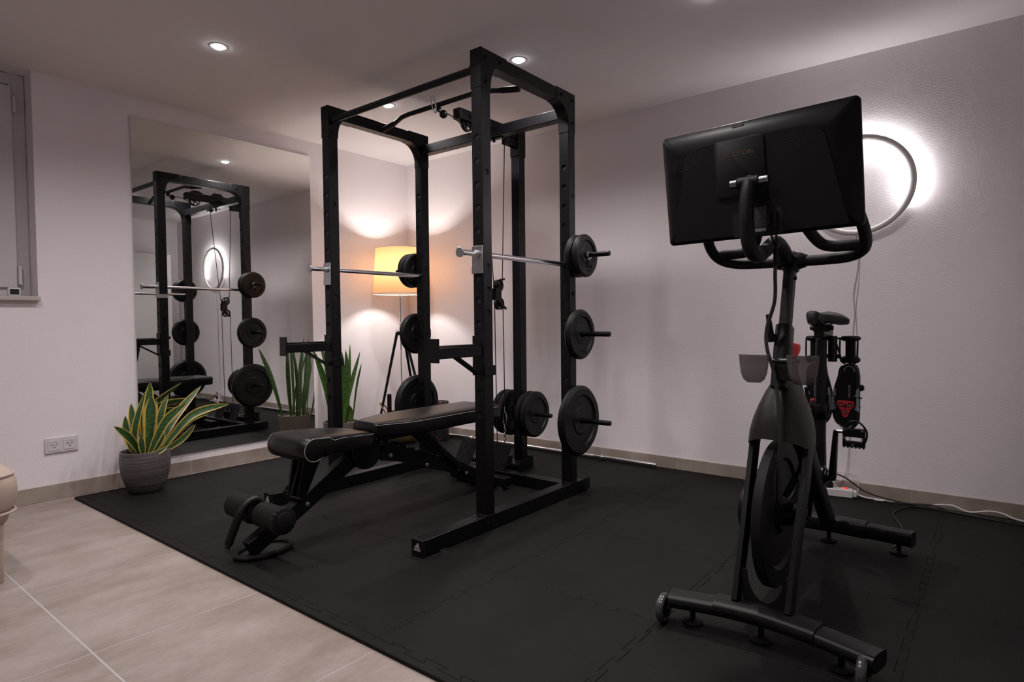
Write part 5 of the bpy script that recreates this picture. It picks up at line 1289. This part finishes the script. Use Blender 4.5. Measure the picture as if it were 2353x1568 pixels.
B().tube([a, a+(c_-a)*.6], .0125, 16).done('shaft', 'rubber', t); B().tube([a+(c_-a)*.605, a+(c_-a)*.99, c_], .0165, 16, rf=lambda q: .0165 if q < .9 else .014).done('grip', 'foamroll', t)
fr_c = V((.552, -.185, TH))
t = thing('foam_roller', 'black foam roller speckled orange and blue standing upright in the room corner', 'foam roller', fr_c)
B().lathe([(.022, 0), (.062, 0), (.065, .004), (.065, .300), (.062, .304), (.022, .304)], fr_c, (0, 0, 1), 48, closed=True).done('roller_body', 'speckle', t, smooth=40)

# ------------------------------------------------------------------ power strip, cords
t = thing('power_strip', 'white power strip with lit red switch behind the bike against the skirting', 'power strip', (3.29, -.075, TH))
p0, p1 = V((3.175, -.095, TH+.0215)), V((3.385, -.060, TH+.0215)); d = (p1-p0).normalized(); sdv = V((-d.y, d.x, 0))
b = B().beam(p0, p1, .050, .040); body = b.done('strip_body', 'whiteplastic', t, bevel=.004)
B().beam(p1-d*.002, p1+d*.018, .038, .030).done('cord_boss', 'whiteplastic', body, bevel=.004)
sw = p1-d*.034+V((0, 0, .0205)); b = B().box(sw, (.036, .028, .004), Matrix.Rotation(math.atan2(d.y, d.x), 3, 'Z')); b.done('switch_frame', 'whiteplastic', body, bevel=.001)
B().box(sw+V((0, 0, .003)), (.026, .018, .005), Matrix.Rotation(math.atan2(d.y, d.x), 3, 'Z')).done('red_switch', 'ledred', body, bevel=.002)
for k in (.085, .145):
    c0 = p1-d*k+V((0, 0, .0202)); B().lathe([(.021, .0004), (.0205, .0012), (.019, .0004), (.0185, -.0)], c0, (0, 0, 1), 28, closed=True).done('outlet_rim', 'whiteplastic', body)
t2 = thing('plug', 'black plug with blue indicator light in the left end of the power strip', 'plug', p0+d*.07+V((0, 0, .020)))
c0 = p1-d*.120+V((0, 0, .0207)); c0 = p0+d*.105+V((0, 0, .0207))
B().lathe([(.001, 0), (.018, 0), (.018, .020), (.012, .034), (.006, .040), (.001, .040)], c0, (0, 0, 1), 24).done('plug_body', 'rubber', t2)
B().sphere(p0+d*.058+V((.002, -.004, .033)), .0045, 10).done('indicator_light', 'ledblue', t2)
t2 = thing('black_power_cord', 'black cord arching from the power strip and along the right wall skirting', 'cord', (3.5, -.06, TH))
B().tube(cr([c0+V((0, 0, .035)), c0+V((.01, -.0, .075)), (3.345, -.06, .112), (3.385, -.055, .085), (3.44, -.050, .050), (3.52, -.046, .030), (3.62, -.042, .020), (3.72, -.040, .0165+.012), (3.80, -.055, .017), (3.95, -.070, .017), (4.25, -.09, .017)], 8), .0040, 8).done('cord', 'blackcable', t2)
t2 = thing('bike_power_cord', 'thin black cord looping over the mat to the rear foot of the bike', 'cord', (3.6, -.3, TH))
B().tube(cr([(4.3, -.12, TH+.004), (4.0, -.10, TH+.004), (3.80, -.065, TH+.004), (3.68, -.062, TH+.004), (3.635, -.085, TH+.004), (3.600, -.150, TH+.004), (3.583, -.26, TH+.004), (3.612, -.36, TH+.004), (3.640, -.47, TH+.004), (3.655, -.60, TH+.004), (3.64, -.76, TH+.004)], 8), .0035, 8).done('cord', 'blackcable', t2)
t2 = thing('white_power_cord', 'thick white cord snaking along the skirting to the right of the power strip', 'cord', (3.7, -.04, TH))
e0 = p1+d*.016
B().tube(cr([e0, e0+V((.04, -.004, -.010)), (3.50, -.048, .020), (3.60, -.038, .018), (3.68, -.030, .018), (3.75, -.030, .034), (3.80, -.026, .036), (3.86, -.034, .020), (3.93, -.026, .034), (3.98, -.028, .034), (4.04, -.04, .018), (4.15, -.05, .018), (4.3, -.05, .018)], 8), .0046, 8).done('cord', 'cable', t2)
t2 = thing('thin_white_cord', 'thin white cord curling up from the power strip beside the bike crank', 'cord', (3.33, -.05, TH))
B().tube(cr([p1-d*.075+V((0, 0, .024)), p1-d*.085+V((0, .0, .05)), (3.28, -.04, .125), (3.32, -.026, .128), (3.385, -.020, .125), (3.402, -.022, .09), (3.404, -.03, .05), (3.402, -.044, .032), (3.44, -.050, .018), (3.52, -.058, .0175)], 8), .0024, 8).done('cord', 'cable', t2)
t2 = thing('power_adapter', 'white plug-in adapter upright on the power strip, hidden behind the bike frame', 'adapter', p0+d*.02+V((0, 0, .02)))
B().box(p0+d*.030+V((0, 0, .068)), (.045, .028, .090), Matrix.Rotation(math.atan2(d.y, d.x), 3, 'Z')).done('adapter_body', 'whiteplastic', t2, bevel=.004)

# ------------------------------------------------------------------ upholstered stool at the left edge
scx, scy = .955, -3.190
t = thing('upholstered_stool', 'beige fabric-covered stool cut off by the left edge of the photo', 'stool', (scx, scy, 0))
def rr3(hw, hd, r, z, n=8): return [V((scx+u, scy+v, z)) for u, v in rrect(hw, hd, r, n)]
hw = .240
B().loft([rr3(hw-.045, hw-.045, .10, .247), rr3(hw-.012, hw-.012, .09, .253), rr3(hw, hw, .09, .278), rr3(hw+.006, hw+.006, .09, .330), rr3(hw+.004, hw+.004, .09, .368), rr3(hw-.006, hw-.006, .09, .392)]).done('seat_side', 'fabric', t, smooth=60)
B().loft([rr3(hw-.006, hw-.006, .09, .392), rr3(hw-.020, hw-.020, .09, .410), rr3(hw-.07, hw-.07, .09, .424), rr3(hw-.15, hw-.15, .06, .430)]).done('seat_cushion', 'fabric', t, smooth=60)
B().tube(rr3(hw-.004, hw-.004, .09, .392), .0055, 8, closed=True).done('piping', 'fabric', t); B().tube(rr3(hw-.001, hw-.001, .09, .257), .0055, 8, closed=True).done('piping', 'fabric', t)
b = B().loft([rr3(hw-.055, hw-.055, .08, .195), rr3(hw-.022, hw-.022, .09, .215), rr3(hw-.012, hw-.012, .09, .250)]); b.done('seat_underside', 'fabric', t, smooth=60)
for sx_ in (-1, 1):
    for sy2 in (-1, 1):
        cxx, cyy = scx+sx_*(hw-.075), scy+sy2*(hw-.075)
        B().loft([[V((cxx+u*s, cyy+v*s, z)) for u, v in rrect(.032, .032, .012, 4)] for z, s in ((0, .85), (.004, .9), (.11, .96), (.215, 1.05))]).done('leg', 'fabric', t, smooth=50)
